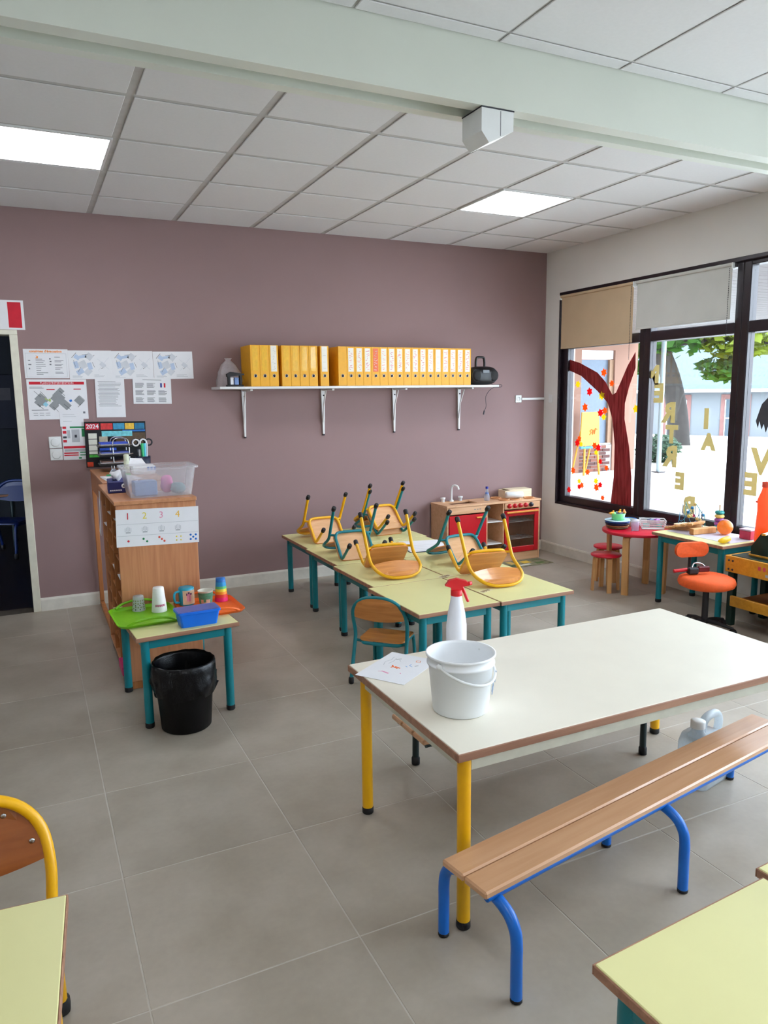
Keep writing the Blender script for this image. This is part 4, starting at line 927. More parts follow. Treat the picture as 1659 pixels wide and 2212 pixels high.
for k,(x,y,c,l) in enumerate([(.762,5.678,(60,190,120),'green marker pen standing in the dark pot'),(.775,5.682,(90,200,220),'turquoise marker pen standing in the dark pot'),(.785,5.69,(200,200,206),'grey pen standing in the dark pot')]):
    t = thing('marker_pen', l, 'pen', (x,y,1.0585)); obj('barrel', MB().tube([(0,0,0),(.004*(k-1),-.004,.145)],.009,8), mat('pen%d'%k,c,.4), t); obj('cap', MB().tube([(.004*(k-1),-.004,.145),(.005*(k-1),-.005,.19)],.0098,8), mat('pen%d'%k,c), t)
t = thing('glue_stick', 'tall whitish tube standing beside the pen pot', 'tube', (.628, 5.56, 1.0525)); obj('tube', MB().lathe([(.019,0),(.02,.004),(.02,.08),(.0,.0801)],(0,0,0),16), mat('cream_tube',(214,220,196),.4), t); obj('cap', MB().lathe([(.0195,.0805),(.0195,.125),(.015,.13),(0,.13)],(0,0,0),16), mat('cream_tube',(214,220,196)), t)
t = thing('tissue_pack', 'white tissue pack with blue print behind the translucent box', 'tissue pack', (.715, 5.40, 1.0525)); t.scale = (1.1,1.1,1.25); 
obj('pack', MB().cbox(-.075,.075,-.05,.05,0,.05,.012), M_WPL, t); mk_=MB(); [mk_.box(.02+.02*i,.034+.02*i,-.0508,-.05,.02,.04) for i in range(3)]; obj('print', mk_, M_B2INK, t)
m_=MB(); m_.add([(-.09,-.03,.05),(.02,-.03,.052),(.0,.02,.085),(-.07,.02,.09),(-.09,-.031,.049),(.02,-.031,.051),(.0,.022,.084),(-.07,.022,.089)],[(0,1,2,3),(7,6,5,4),(0,4,5,1),(1,5,6,2),(2,6,7,3),(3,7,4,0)]); obj('tissue', m_, M_PAPER, t)

# ------------------------------------------------------------------ on the small table
def tray(name, label, rgb, loc, rz, w=.34, d=.26):
    t = thing(name, label, 'tray', loc, rz)
    mt = mat(name+'_plastic', rgb, .4, .05, 60, .1)
    base = rrect(w-.03,d-.03,.03,4); rim = rrect(w,d,.045,4); k=len(base)
    m_=MB(); V=[(x,y,.0) for x,y in base]+[(x,y,.014) for x,y in rim]+[(x,y,.017) for x,y in rim]+[(x,y,.0035) for x,y in base]; F=[]
    for i in range(3):
        for j in range(k): F.append((i*k+j,i*k+(j+1)%k,(i+1)*k+(j+1)%k,(i+1)*k+j))
    F += [tuple(range(k))[::-1], tuple(range(3*k,4*k))]; m_.add(V,F); obj('base', m_, mt, t)
    for s_ in (-1,1):     # raised handle bows on the two long sides
        pts = smooth([(-.115,s_*(d/2-.008),.015),(-.075,s_*(d/2+.006),.034),(0,s_*(d/2+.012),.044),(.075,s_*(d/2+.006),.034),(.115,s_*(d/2-.008),.015)],5)
        obj('handle', MB().tube(pts,.0065,8), mt, t)
    return t
tray('green_tray', 'lime green plastic tray with two cups on the small table', (120,190,20), (.472, 3.835, TH+.0005), radians(3), .315, .36)
tray('orange_tray', 'orange plastic tray with three cups on the small table', (244,104,20), (.800, 3.838, TH+.0005), radians(2), .315, .345)
zc_ = TH+.005
def cup(name, label, rgb, x, y, r0, r1, h, z=TH+.0045, inv=False, extra=None):
    t = thing(name, label, 'cup', (x,y,z)); mt = mat(name+'_'+str(rgb), rgb, .45)
    if inv: pr_=[(r0,0),(r1,h-.004),(r1*.95,h),(0,h-.001)]
    else: pr_=[(0,.001),(r0,.001),(r1,h),(r1+.002,h+.001),(r1-.002,h),(r0-.002,.004),(0,.004)]
    obj('body', MB().lathe(pr_,(0,0,0),24), mt, t); return t
t = cup('grey_cup', 'small grey patterned cup upside down on the green tray', (186,190,190), .460, 3.962, .034, .027, .078, inv=True)
rq=random.Random(2); 
def skin(par, name, mt, r_of_z, items, r_off=.0006):
    m_=MB()
    for (a0,a1,z0,z1) in items:
        n=max(2,int(abs(a1-a0)/12)+1); V=[]
        for i in range(n+1):
            a=radians(a0+(a1-a0)*i/n)
            for z in (z0,z1): r_=r_of_z(z)+r_off; V.append((r_*cos(a),r_*sin(a),z))
        m_.add(V,[(2*i,2*i+2,2*i+3,2*i+1) for i in range(n)],True)
    obj(name, m_, mt, par)
skin(t,'pattern',mat('olive_print',(140,150,110),.7),lambda z:.034-(.007/.074)*z,[(a,a+14,z,z+.008) for a in range(180,360,24) for z in (.012+.01*rq.random(),.035+.008*rq.random(),.052)])
skin(t,'dark_print',M_DINK,lambda z:.034-(.007/.074)*z,[(a,a+8,z,z+.006) for a in range(190,360,40) for z in (.008,.03)], .0009)
t = cup('white_cup', 'tall white paper cup with magenta lettering on the green tray', (238,238,236), .555, 3.898, .040, .028, .128, inv=True)
skin(t,'lettering',mat('magenta_ink',(190,40,110),.7),lambda z:.040-(.012/.124)*z,[(a,a+6,.030+(.002 if k%2 else 0),.042) for k,a in enumerate(range(232,308,9))])
t = thing('blue_mug', 'turquoise mug with a picture on the orange tray', 'mug', (.708, 3.955, TH+.0045)); bmt=mat('turquoise_plastic',(30,160,190),.35)
obj('body', MB().lathe([(0,.001),(.039,.001),(.041,.005),(.041,.092),(.039,.095),(.036,.092),(.036,.006),(0,.005)],(0,0,0),28), bmt, t)
obj('lid', MB().lathe([(.0355,.088),(.0355,.0935),(.02,.094),(0,.094)],(0,0,0),24), bmt, t)
obj('handle', MB().tube(smooth([(-.039,-.01,.078),(-.062,-.016,.074),(-.068,-.018,.05),(-.062,-.016,.022),(-.040,-.01,.016)],4),.0065,8), bmt, t)
skin(t,'picture',mat('cream_print',(226,206,176),.6,.12,40),lambda z:.041,[(232,345,.008,.084)]); skin(t,'pink_figure',mat('pink_print',(226,160,196),.6),lambda z:.041,[(262,292,.025,.06),(266,288,.06,.066)],.0009); skin(t,'dark_figure',mat('purple_print',(90,50,110),.6),lambda z:.041,[(258,266,.058,.07),(270,284,.066,.076),(288,300,.06,.07)],.0011)
t = cup('green_cup', 'white paper cup with green pattern on the orange tray', (222,220,206), .792, 3.868, .031, .040, .088, TH+.0045)
skin(t,'green_pattern',mat('leaf_print',(70,130,100),.7,.3,60),lambda z:.031+(.009/.088)*z,[(180,360,.045,.08),(185,215,.02,.045),(240,262,.03,.045),(300,340,.022,.045)])
skin(t,'grey_pattern',mat('stone_print',(120,120,116),.7,.3,60),lambda z:.031+(.009/.088)*z,[(180,360,.002,.016)])
t = thing('rainbow_cup', 'tall rainbow striped cup upside down at the orange tray end', 'cup', (.892, 3.94, TH+.0045)); hr=.128; rb=[((226,30,110),0,.022),((226,60,50),.022,.04),((244,150,40),.04,.055),((236,214,60),.055,.07),((90,190,120),.07,.084),((40,150,210),.084,.108),((30,110,190),.108,.128)]
rz_=lambda z:.036-(.011/.128)*z
for c,z0,z1 in rb: obj('stripe', MB().lathe([(rz_(z0),z0),(rz_(z1),z1)]+([(0,z1)] if z1>=hr else []),(0,0,0),24), mat('rb%d'%c[0]+str(c[1]),c,.4,.03), t)
t = thing('blue_box', 'blue plastic pencil box in front of the trays', 'plastic box', (.690, 3.592, TH+.0005), radians(3))
obj('body', shell(.175,.085,.20,.105,.066,.0025,.006,.35), mat('blue_plastic',(14,112,226),.35,.04), t)
obj('lid', MB().cbox(-.104,.104,-.056,.056,.0785,.082,.003), film('blue_lid',(120,150,230),.35), t)

# waste bin
t = thing('waste_bin', 'black waste bin with a bin bag under the small table', 'waste bin', (.592, 3.487, 0))
obj('bin', MB().lathe([(0,.0005),(.112,.0005),(.118,.006),(.141,.30),(.143,.32),(.139,.32),(.114,.01),(0,.01)],(0,0,0),36), mat('bin_plastic',(7,7,9),.5,spec=.25), t)
V=[];F=[];n=48; rb_=random.Random(4)
lv=[(.100,.08,.004),(.128,.20,.004),(.137,.318,.002),(.143,.335,.003),(.149,.330,.003),(.152,.30,.006),(.151,.262,.009),(.156,.235,.010),(.151,.205,.012),(.146,.180,.014)]
for i,(r_,z_,j_) in enumerate(lv):
    for k in range(n):
        a=2*pi*k/n; w_=j_*(sin(5*a+i*.9)+.6*sin(11*a+i*1.7)+.5*sin(17*a-i)); V.append(((r_+w_*.6)*cos(a),(r_+w_*.6)*sin(a),z_+w_*(.9 if i>3 else .3)))
for i in range(len(lv)-1):
    for k in range(n): F.append((i*n+k,(i+1)*n+k,(i+1)*n+(k+1)%n,i*n+(k+1)%n))
obj('bin_bag', MB().add(V,F,True), mat('bin_bag_film',(5,6,11),.3,.1,20,.3,spec=.3), t)
# jug on the floor behind the bench
t = thing('plastic_jug', 'translucent white plastic jug on the floor behind blue bench', 'jug', (2.392, 1.992, 0), radians(12)); t.scale = (1.06,1.06,1.04)
jm = film('jug_plastic',(226,236,242),.72)
m_=MB(); R=[(rrect(.19,.12,.03,4),.0005),(rrect(.195,.125,.03,4),.01),(rrect(.195,.125,.03,4),.165),(rrect(.15,.11,.04,4),.20)]; k=len(R[0][0])
V=[(x-(.02 if i==3 else 0),y,z) for i,(P,z) in enumerate(R) for x,y in P]; F=[(i*k+j,i*k+(j+1)%k,(i+1)*k+(j+1)%k,(i+1)*k+j) for i in range(3) for j in range(k)]+[tuple(range(k))[::-1],tuple(range(3*k,4*k))]
m_.add(V,F,True); obj('body', m_, jm, t)
obj('neck', MB().lathe([(.045,.19),(.024,.215),(.022,.235)],(-.05,0,0),20), jm, t); obj('cap', MB().lathe([(.027,.232),(.027,.258),(.02,.262),(0,.262)],(-.05,0,0),20), M_WPL, t)
obj('handle', MB().tube(smooth([(-.02,0,.205),(-.005,0,.245),(.035,0,.258),(.085,0,.25),(.105,0,.215),(.095,0,.165)],5),.016,10), jm, t)

# ------------------------------------------------------------------ toy kitchen
KX0,KX1,KY0,KY1,KH = 3.352,4.385,5.668,5.966,.580
k_ = thing('toy_kitchen', 'wooden toy kitchen with red doors in the corner', 'toy kitchen', (KX0, KY0, 0)); kw=KX1-KX0; kd=KY1-KY0
obj('side_panel', MB().cbox(0,.016,.004,kd,0,KH-.018,.002), M_KIT, k_); obj('side_panel', MB().cbox(kw-.016,kw,.004,kd,0,KH-.018,.002), M_KIT, k_)
for x in (.43,.615): obj('side_panel', MB().cbox(x-.007,x+.007,.006,kd-.006,.0,KH-.018,.001), M_KIT, k_)
obj('back_panel', MB().cbox(.016,kw-.016,kd-.008,kd,.02,KH-.018,.001), M_KIT, k_)
wt_=MB(); sx0,sx1,sy0,sy1=.09,.37,.075,.235
wt_.cbox(-.006,sx0,-.006,kd,KH-.018,KH,.002); wt_.cbox(sx1,kw+.006,-.006,kd,KH-.018,KH,.002); wt_.cbox(sx0,sx1,-.006,sy0,KH-.018,KH,.002); wt_.cbox(sx0,sx1,sy1,kd,KH-.018,KH,.002)
obj('worktop', wt_, M_KIT, k_)
bs=MB(); bs.box(sx0,sx1,sy0,sy1,KH-.075,KH-.07); bs.box(sx0-.003,sx0,sy0,sy1,KH-.07,KH-.0182); bs.box(sx1,sx1+.003,sy0,sy1,KH-.07,KH-.0182); bs.box(sx0,sx1,sy0-.003,sy0,KH-.07,KH-.0182); bs.box(sx0,sx1,sy1,sy1+.003,KH-.07,KH-.0182)
obj('basin', bs, wood('basin_wood',(110,70,50),(130,86,62),.5), k_)
obj('drawer_front', MB().cbox(.018,.421,-.002,.012,.497,.560,.002), M_KIT, k_); mk_=MB(); [mk_.box(.285+.028*i,.302+.028*i,-.0026,-.002,.527,.535) for i in range(3)]; obj('printed_mark', mk_, M_INK, k_)
d_=obj('cupboard_door', MB().cbox(.020,.420,-.004,.012,.085,.485,.003), M_KRED, k_); obj('handle', MB().cbox(.305,.412,-.02,-.0045,.448,.462,.004), wood('orange_handle',(232,150,60),(242,170,84),.4), d_)
for z in (.395,.185): obj('shelf', MB().cbox(.438,.607,.01,kd-.009,z-.008,z,.001), M_WMET, k_)
obj('plinth', MB().cbox(.017,kw-.017,.006,.02,0,.078,.002), M_KIT, k_)
pnl=obj('control_panel', MB().cbox(.624,kw-.017,-.002,.012,.500,.560,.002), M_KIT, k_)
for i in range(5):
    kb=obj('knob', MB().lathe([(.022,0),(.022,-.006),(.018,-.02),(0,-.022)],(.672+.062*i,-.0024,.531),16,'y'), (M_KRED if i<4 else mat('navy_knob',(30,34,52),.4)), pnl)
ov=obj('oven_door', MB().cbox(.624,.668,-.004,.012,.082,.486,.003).cbox(.965,1.013,-.004,.012,.082,.486,.003).cbox(.668,.965,-.004,.012,.082,.135,.003).cbox(.668,.965,-.004,.012,.432,.486,.003), M_KRED, k_)
obj('handle', MB().cbox(.640,1.0,-.024,-.0045,.462,.478,.004), MATS['orange_handle'], ov)
obj('oven_pane', MB().box(.668,.965,.002,.005,.135,.432), glass('oven_glass',(.85,.83,.82)), ov)
for z in (.20,.365): 
    g_=MB(); 
    for y in (.05,.10,.15,.20): g_.tube([(.624,y,z),(1.015,y,z)],.0035,6)
    g_.tube([(.70,.03,z),(.70,.25,z)],.0025,6); g_.tube([(.94,.03,z),(.94,.25,z)],.0025,6); obj('oven_rack', g_, M_WMET, k_)
for (x,y) in ((.665,.075),(.785,.065),(.665,.21),(.945,.065)): obj('hob_ring', MB().torus((x,y,KH+.006),.048,.0065,'z',24,6), wood('ring_wood',(214,150,100),(228,168,118),.5), k_)
obj('faucet', MB().tube(smooth([(.200,.262,KH-.001),(.200,.262,KH+.09),(.203,.258,KH+.135),(.218,.24,KH+.152),(.238,.215,KH+.142),(.244,.205,KH+.115)],5),.009,10), M_WPL, k_)
obj('faucet_base', MB().lathe([(.022,0),(.02,.012),(.012,.014)],(.200,.262,KH),16), M_WPL, k_)
for x in (.105,.295): obj('tap', MB().lathe([(.016,0),(.016,.022),(.022,.026),(.024,.042),(.0,.043)],(x,.258,KH),16), M_WPL, k_)
t = thing('toy_bottle', 'small clear bottle with blue cap on the toy kitchen', 'bottle', (3.862, 5.80, KH+.0005))
obj('body', MB().lathe([(0,.001),(.024,.001),(.026,.006),(.026,.045),(.014,.075),(.011,.105),(.011,.115)],(0,0,0),18), film('bottle_plastic',(206,210,220),.5), t); obj('label', MB().lathe([(.0185,.056),(.0150,.076)],(0,0,0),18), M_B2INK, t); obj('cap', MB().lathe([(.0135,.112),(.0135,.132),(0,.133)],(0,0,0),14), mat('deep_blue_plastic',(30,40,150),.4), t)
t = thing('wooden_tray_box', 'pale wooden box lying on the toy kitchen by the window', 'wooden box', (4.235, 5.88, KH+.0005), radians(-6)); pw_=wood('pale_pine',(226,206,172),(238,222,192),.5)
bx_=MB(); bx_.cbox(-.145,.145,-.075,.06,0,.008,.001); bx_.cbox(-.145,.145,-.075,-.067,.008,.075,.001); bx_.cbox(-.145,.145,.052,.06,.008,.075,.001); bx_.cbox(-.145,-.137,-.067,.052,.008,.075,.001); bx_.cbox(.137,.145,-.067,.052,.008,.075,.001); obj('box', bx_, pw_, t)
obj('lid', MB().cbox(-.10,.145,-.075,.06,.0755,.083,.001), pw_, t)
t = thing('paper_roll', 'white roll lying in front of the wooden box', 'paper roll', (4.135, 5.742, KH+.0430), radians(-14)); obj('roll', MB().lathe([(.0,-.085),(.026,-.085),(.03,-.08),(.03,.08),(.026,.085),(0,.085)],(0,0,0),20,'x'), M_WPL, t); obj('end_disc', MB().lathe([(.012,.0855),(.012,.087),(0,.087)],(0,0,0),14,'x'), M_LGREY, t)
# patterned play mat on the floor in front
t = thing('play_mat', 'patterned green and yellow mat on the floor by toy kitchen', 'mat', (4.12, 5.53, .0002), radians(2)); obj('mat', MB().cbox(-.24,.24,-.115,.125,0,.004,.001), mat('olive_mat',(128,124,98),.8,.4,22), t)
for k,(x,y,w,d,c) in enumerate([(.02,.03,.045,.04,(226,190,70)),(-.13,.05,.03,.05,(206,170,90)),(-.05,-.06,.06,.018,(226,226,210)),(.13,-.05,.05,.03,(90,110,60)),(-.17,-.04,.04,.03,(70,96,60)),(.16,.06,.04,.02,(96,110,70))]): obj('printed_patch', MB().cbox(x-w,x+w,y-d,y+d,.0041,.0047,.0002), mat('matpatch%d'%k,c,.8), t)

# ------------------------------------------------------------------ window corner: red table, stools, toys
M_BENT = wood('bent_birch',(206,150,90),(224,172,112),.45,(20,20,1.5)); M_REDT = mat('red_table_lacquer',(206,22,50),.3,.04)
def bent_leg(par, a, rtop, rfoot, h, w=.045, th=.018):
    c,s_=cos(a),sin(a)
    prof=[(rtop*.35,h-.001),(rtop*.82,h-.001),(rtop*.93,h-.012),(rtop*.97,h-.04),(rfoot,0),(rfoot-th,0),(rtop*.97-th,h-.045),(rtop*.90-th*.5,h-.02),(rtop*.8,h-.018),(rtop*.35,h-.018)]
    m_=MB(); n=len(prof); V=[]
    for sg in (-1,1):
        for r_,z_ in prof: V.append((r_*c-sg*w/2*s_, r_*s_+sg*w/2*c, z_))
    m_.add(V,[tuple(range(n))[::-1],tuple(range(n,2*n))]+[(i,(i+1)%n,(i+1)%n+n,i+n) for i in range(n)]); return obj('leg', m_, M_BENT, par)
rt_ = thing('round_table', 'round red table with birch legs under the window', 'table', (4.335, 4.355, 0)); rh=.495
obj('tabletop', MB().lathe([(0,rh-.024),(.268,rh-.024),(.272,rh-.02),(.272,rh-.003),(.268,rh),(0,rh)],(0,0,0),48), M_REDT, rt_)
for a in (205,295,25,115): bent_leg(rt_, radians(a), .25, .235, rh-.024, .05, .024)
def stool(label, x, y, rz):
    t = thing('round_stool', label, 'stool', (x,y,0), rz, 'red topped birch stools'); h=.30
    obj('seat', MB().lathe([(0,h-.016),(.116,h-.016),(.119,h-.012),(.119,h-.003),(.116,h),(0,h)],(0,0,0),36), M_REDT, t)
    for a in (45,135,225,315): bent_leg(t, radians(a), .105, .112, h-.016, .034, .016)
    return t
s1 = stool('front red topped birch stool tucked under the round table', 4.105, 4.450, .35); s2 = stool('rear red topped birch stool against the wall by round table', 4.345, 4.69, .6)
# things on the red table
def rings(label, x, y, z, lst, name='stacked_dishes', cat='toy dishes'):
    t = thing(name, label, cat, (x,y,z)); zz=0
    for r_,h_,c in lst: obj('dish', MB().lathe([(r_*.8,zz),(r_,zz+h_*.5),(r_,zz+h_-.001),(r_*.9,zz+h_-.001),(0,zz+h_*.7)],(0,0,0),28), mat('dish'+str(c),c,.4), t); zz+=h_
    return t, zz
t,zz = rings('stack of dark and blue toy plates on the red table', 4.222, 4.462, rh+.0005, [(.085,.018,(120,110,70)),(.09,.010,(206,140,90)),(.095,.02,(30,30,66)),(.098,.012,(20,80,170)),(.100,.010,(186,220,236))])
z1 = rh+.0005+zz
t = thing('green_bowl', 'mint green toy bowl on top of the plate stack', 'toy bowl', (4.225, 4.458, z1-.003)); obj('bowl', MB().lathe([(.04,.0),(.052,.006),(.048,.02),(.056,.055),(.05,.055),(.04,.02),(0,.012)],(0,0,0),24), mat('mint_plastic',(120,222,140),.4), t)
z2 = z1+.011
t = thing('toy_cup', 'grey toy cup inside the mint bowl', 'toy cup', (4.232, 4.452, z2)); obj('cup', MB().lathe([(0,0),(.02,0),(.03,.05),(.026,.05),(.018,.004),(0,.004)],(0,0,0),18), mat('grey_toy',(120,130,150),.4), t)
for k,(x,y,z,l) in enumerate([(4.183,4.485,z1+.037,'orange toy on the left rim of the mint bowl'),(4.232,4.452,z2+.0365,'topmost orange toy above the mint bowl'),(4.262,4.43,z1+.046,'peach toy on the right rim of the mint bowl')]):
    t = thing('toy_duck', l, 'toy', (x,y,z), .5*k); mm_=mat('toy_orange%d'%(k==2),(250,170,40) if k<2 else (246,160,90),.4)
    obj('body', MB().ell((0,0,.013),.022,.014,.012,12,8), mm_, t); obj('head', MB().ell((.014,0,.028),.009,.008,.008,10,6), mm_, t); obj('tail', MB().prism([(-.034,.018),(-.018,.010),(-.018,.020)],-.004,.004,'z').xf(Matrix(((1,0,0,0),(0,0,-1,0),(0,1,0,0),(0,0,0,1)))), mm_, t)
t = thing('plastic_jar', 'clear plastic jar standing at the front of the red table', 'jar', (4.262, 4.308, rh+.0005)); obj('jar', MB().lathe([(0,.001),(.03,.001),(.032,.07),(.028,.075),(.026,.07),(.026,.004),(0,.004)],(0,0,0),20), film('jar_plastic',(226,216,236),.45), t); obj('lid', MB().lathe([(.031,.076),(.031,.088),(0,.089)],(0,0,0),18), film('lid_plastic',(236,236,240),.7), t)
t = thing('toy_basket', 'white slatted basket of teal toys on the red table', 'basket', (4.452, 4.315, rh+.0005), radians(-38)); 
obj('base', MB().cbox(-.085,.085,-.055,.055,0,.005,.001), M_WPL, t)
for z in (.018,.036,.054,.07):
    for s_ in (-1,1): obj('slat', MB().cbox(-.09-.1*z,.09+.1*z,s_*(.057+.1*z)-.002,s_*(.057+.1*z)+.002,z-.006,z+.005,.001), M_WPL, t); obj('slat', MB().cbox(s_*(.088+.1*z)-.002,s_*(.088+.1*z)+.002,-.057-.1*z,.057+.1*z,z-.006,z+.005,.001), M_WPL, t)
for k,(x,y,z,c) in enumerate([(4.415,4.345,.012,(60,190,180)),(4.455,4.31,.012,(50,60,80)),(4.495,4.29,.012,(60,190,180)),(4.44,4.325,.05,(90,100,130)),(4.478,4.298,.05,(160,90,170))]):
    t = thing('toy_brick', '%s toy brick in the white basket' % ['teal left','dark middle','teal right','blue grey upper','purple upper'][k], 'toy', (x,y,rh+z)); obj('brick', MB().cbox(-.022,.022,-.018,.018,-.006,.026,.004), mat('tb%d'%k,c,.4), t); obj('stud', MB().lathe([(.008,.026),(.008,.031),(0,.031)],(0,0,0),10), mat('tb%d'%k,c), t)
t = thing('plastic_bowl', 'pale toy bowl with blue rim behind the jar', 'toy bowl', (4.372, 4.485, rh+.0005)); obj('bowl', MB().lathe([(.03,0),(.05,.035),(.054,.06),(.05,.06),(.03,.006),(0,.006)],(0,0,0),22), mat('pale_bowl',(206,210,190),.4), t); obj('rim', MB().torus((0,0,.06),.053,.004,'z',24,6), mat('blue_rim',(30,110,190),.4), t)

# table with teal legs by the window
ta = school_table('school_table', 'pale yellow table with toys under the second window', .455, .635, .54, M_LAM, M_TEAL, (4.395, 3.728, 0), 0, None, .05)
zq=.5405
t = thing('table_cloth_sheet', 'lilac sheet laid over the toy table', 'sheet', (4.43, 3.745, zq)); obj('sheet', MB().cbox(-.15,.18,-.30,.26,0,.0012,.0004), mat('lilac_sheet',(196,190,204),.7,.06), t)
zq+=.0018
for k in range(6):
    t = thing('train_track', 'wavy wooden train track piece, %s in the heap at the table back' % ['first','second','third','fourth','fifth','sixth'][k], 'toy track', (4.40+.010*(k%3), 4.0-.028*k, zq+.0125*k), radians(-55+14*k), 'wooden train tracks in a heap')
    pts=smooth([(-.10,0,0),(-.05,.014,0),(0,0,0),(.05,-.014,0),(.10,0,0)],4); m_=MB(); V=[]
    for p_ in pts: V += [(p_.x,p_.y-.02,0),(p_.x,p_.y+.02,0),(p_.x,p_.y+.02,.012),(p_.x,p_.y-.02,.012)]
    nq=len(pts); F=[(0,1,2,3),(4*nq-1,4*nq-2,4*nq-3,4*nq-4)]+[(4*i+a_,4*i+4+a_,4*i+4+(a_+1)%4,4*i+(a_+1)%4) for i in range(nq-1) for a_ in range(4)]
    F=[f[::-1] for f in F]
    obj('track', m_.add(V,F), M_BENT, t)
    gm=MB(); [gm.tube([(p_.x,p_.y+o_,.0122) for p_ in pts],.0018,5) for o_ in (-.009,.009)]; obj('groove', gm, M_CABD, t)
t = thing('wooden_block', 'long plain wooden block on the toy table', 'wooden block', (4.415, 3.79, zq), radians(-4)); obj('block', MB().cbox(-.11,.11,-.02,.02,0,.045,.004), M_BENT, t); obj('end_cap', MB().cbox(-.113,-.1101,-.018,.018,.002,.043,.001), M_CABD, t)
t = thing('orange_ball', 'translucent orange ball on the toy table', 'ball', (4.515, 3.685, zq+.055)); obj('ball', MB().ell((0,0,0),.055,.055,.055,24,14), film('orange_ball_plastic',(246,150,50),.85), t); obj('cap', MB().ell((.0,.0,.046),.026,.026,.012,14,6), film('clear_cap',(240,200,190),.6), t)
t = thing('toy_banana', 'yellow curved toy at the table front edge', 'toy', (4.285, 3.475, zq+.018), radians(20)); obj('body', MB().tube(smooth([(-.075,.03,0),(-.04,.008,.004),(0,0,.006),(.045,.006,.004),(.085,.035,0)],4),[.006,.012,.016,.019,.02,.021,.021,.021,.021,.02,.019,.018,.016,.014,.012,.009,.006],10), mat('banana_yellow',(244,196,20),.4), t); obj('tip', MB().ell((.088,.037,0),.006,.006,.006,8,5), M_CABD, t)
bm_ = thing('bead_maze', 'wire bead maze with blue and beige beads by the window', 'bead maze', (4.565, 4.03, zq)); obj('base', MB().cbox(-.06,.06,-.12,.12,0,.015,.003), pw_, bm_)
for k in range(3):
    p_=[(-.03+.03*k,-.10,.015)]; 
    for i in range(30):
        a_=i/29*4*pi; p_.append((-.03+.03*k+.022*sin(a_), -.09+.18*i/29, .09+.05*cos(a_*.9+k)+.02*k))
    p_.append((-.03+.03*k,.10,.015)); obj('wire', MB().tube(smooth(p_,2),.0025,6), mat('wire%d'%k,[(40,120,160),(60,60,80),(40,150,150)][k],.4), bm_)
    for i in (6,13,20): obj('bead', MB().ell(p_[i],.013,.013,.013,10,7), mat('bead%d'%(i%3+k),[(40,130,190),(220,190,120),(200,60,110),(226,196,90),(60,170,170)][(i+k)%5],.4), bm_)
t = thing('ring_tower', 'toy tower of purple teal and yellow rings by window post', 'ring tower', (4.59, 3.80, zq)); obj('base', MB().lathe([(.04,0),(.04,.01),(0,.011)],(0,0,0),20), pw_, t); obj('rod', MB().tube([(0,0,.01),(0,0,.20)],.006,8), pw_, t)
for k,c in enumerate([(60,170,190),(180,90,180),(150,80,160),(236,200,110),(40,150,150)]): obj('ring', MB().torus((0,0,.03+.028*k),.024-.001*k,.0135,'z',20,8), mat('trg%d'%k,c,.4), t)
t = thing('orange_bottle', 'tall orange plastic bottle at the right picture edge', 'toy bottle', (4.50, 3.36, .5405)); 
obj('body', MB().lathe([(0,0),(.055,0),(.06,.02),(.05,.22),(.052,.30),(.03,.36),(.025,.39)],(0,0,0),24), film('orange_bottle_plastic',(250,110,30),.9), t); obj('cap', MB().lathe([(.03,.385),(.03,.42),(0,.425)],(0,0,0),18), mat('orange_cap',(226,70,40),.4), t); obj('lug', MB().cbox(-.005,.005,.048,.075,.27,.285,.003), mat('orange_cap',(226,70,40)), t)
t = thing('red_toy_box', 'crimson toy box between the ball and the orange bottle', 'toy box', (4.53, 3.50, zq)); obj('box', MB().cbox(-.04,.04,-.045,.045,0,.06,.004), mat('crimson_card',(190,50,80),.6), t); obj('lid', MB().cbox(-.042,.042,-.047,.047,.0605,.072,.003), mat('pale_lid',(196,170,190),.5), t)
# orange swivel chair
sc_ = thing('swivel_chair', 'small orange swivel chair in front of the toy table', 'swivel chair', (3.955, 3.345, 0), radians(-15)); M_OR=mat('orange_fabric',(232,90,26),.75,.08,60,.2)
obj('seat', MB().lathe([(0,.30),(.14,.30),(.172,.315),(.18,.335),(.172,.36),(.14,.375),(0,.378)],(0,0,0),36), M_OR, sc_)
bk=[]; 
m_=MB(); V=[]; pl=rrect(.24,.10,.048,6); nk=len(pl)
for sg in (0,1):
    for x,z in pl: V.append((x,.175-.25*x*x*2+(.026 if sg else 0)-.0,.515+z))
m_.add(V,[tuple(range(nk)),tuple(range(nk,2*nk))[::-1]]+[(i,i+nk,(i+1)%nk+nk,(i+1)%nk) for i in range(nk)],False); obj('backrest', m_, M_OR, sc_)
obj('back_bar', MB().tube(smooth([(0,.06,.29),(0,.17,.285),(0,.20,.33),(0,.197,.45),(0,.202,.52)],4),.011,8), M_BLK, sc_)
obj('gas_lift', MB().tube([(0,0,.05),(0,0,.30)],.02,12), M_BLK, sc_)
for k in range(5):
    a=2*pi*k/5+.3; l_=obj('base_arm', MB().tube([(0,0,.075),(.10*cos(a),.10*sin(a),.068),(.185*cos(a),.185*sin(a),.052)],[.016,.013,.010],8), M_BLK, sc_); obj('castor', MB().lathe([(0,-.012),(.024,-.012),(.026,-.006),(.026,.006),(.024,.012),(0,.012)],(.185*cos(a),.185*sin(a),.026),14,'x'), M_BLK, l_)
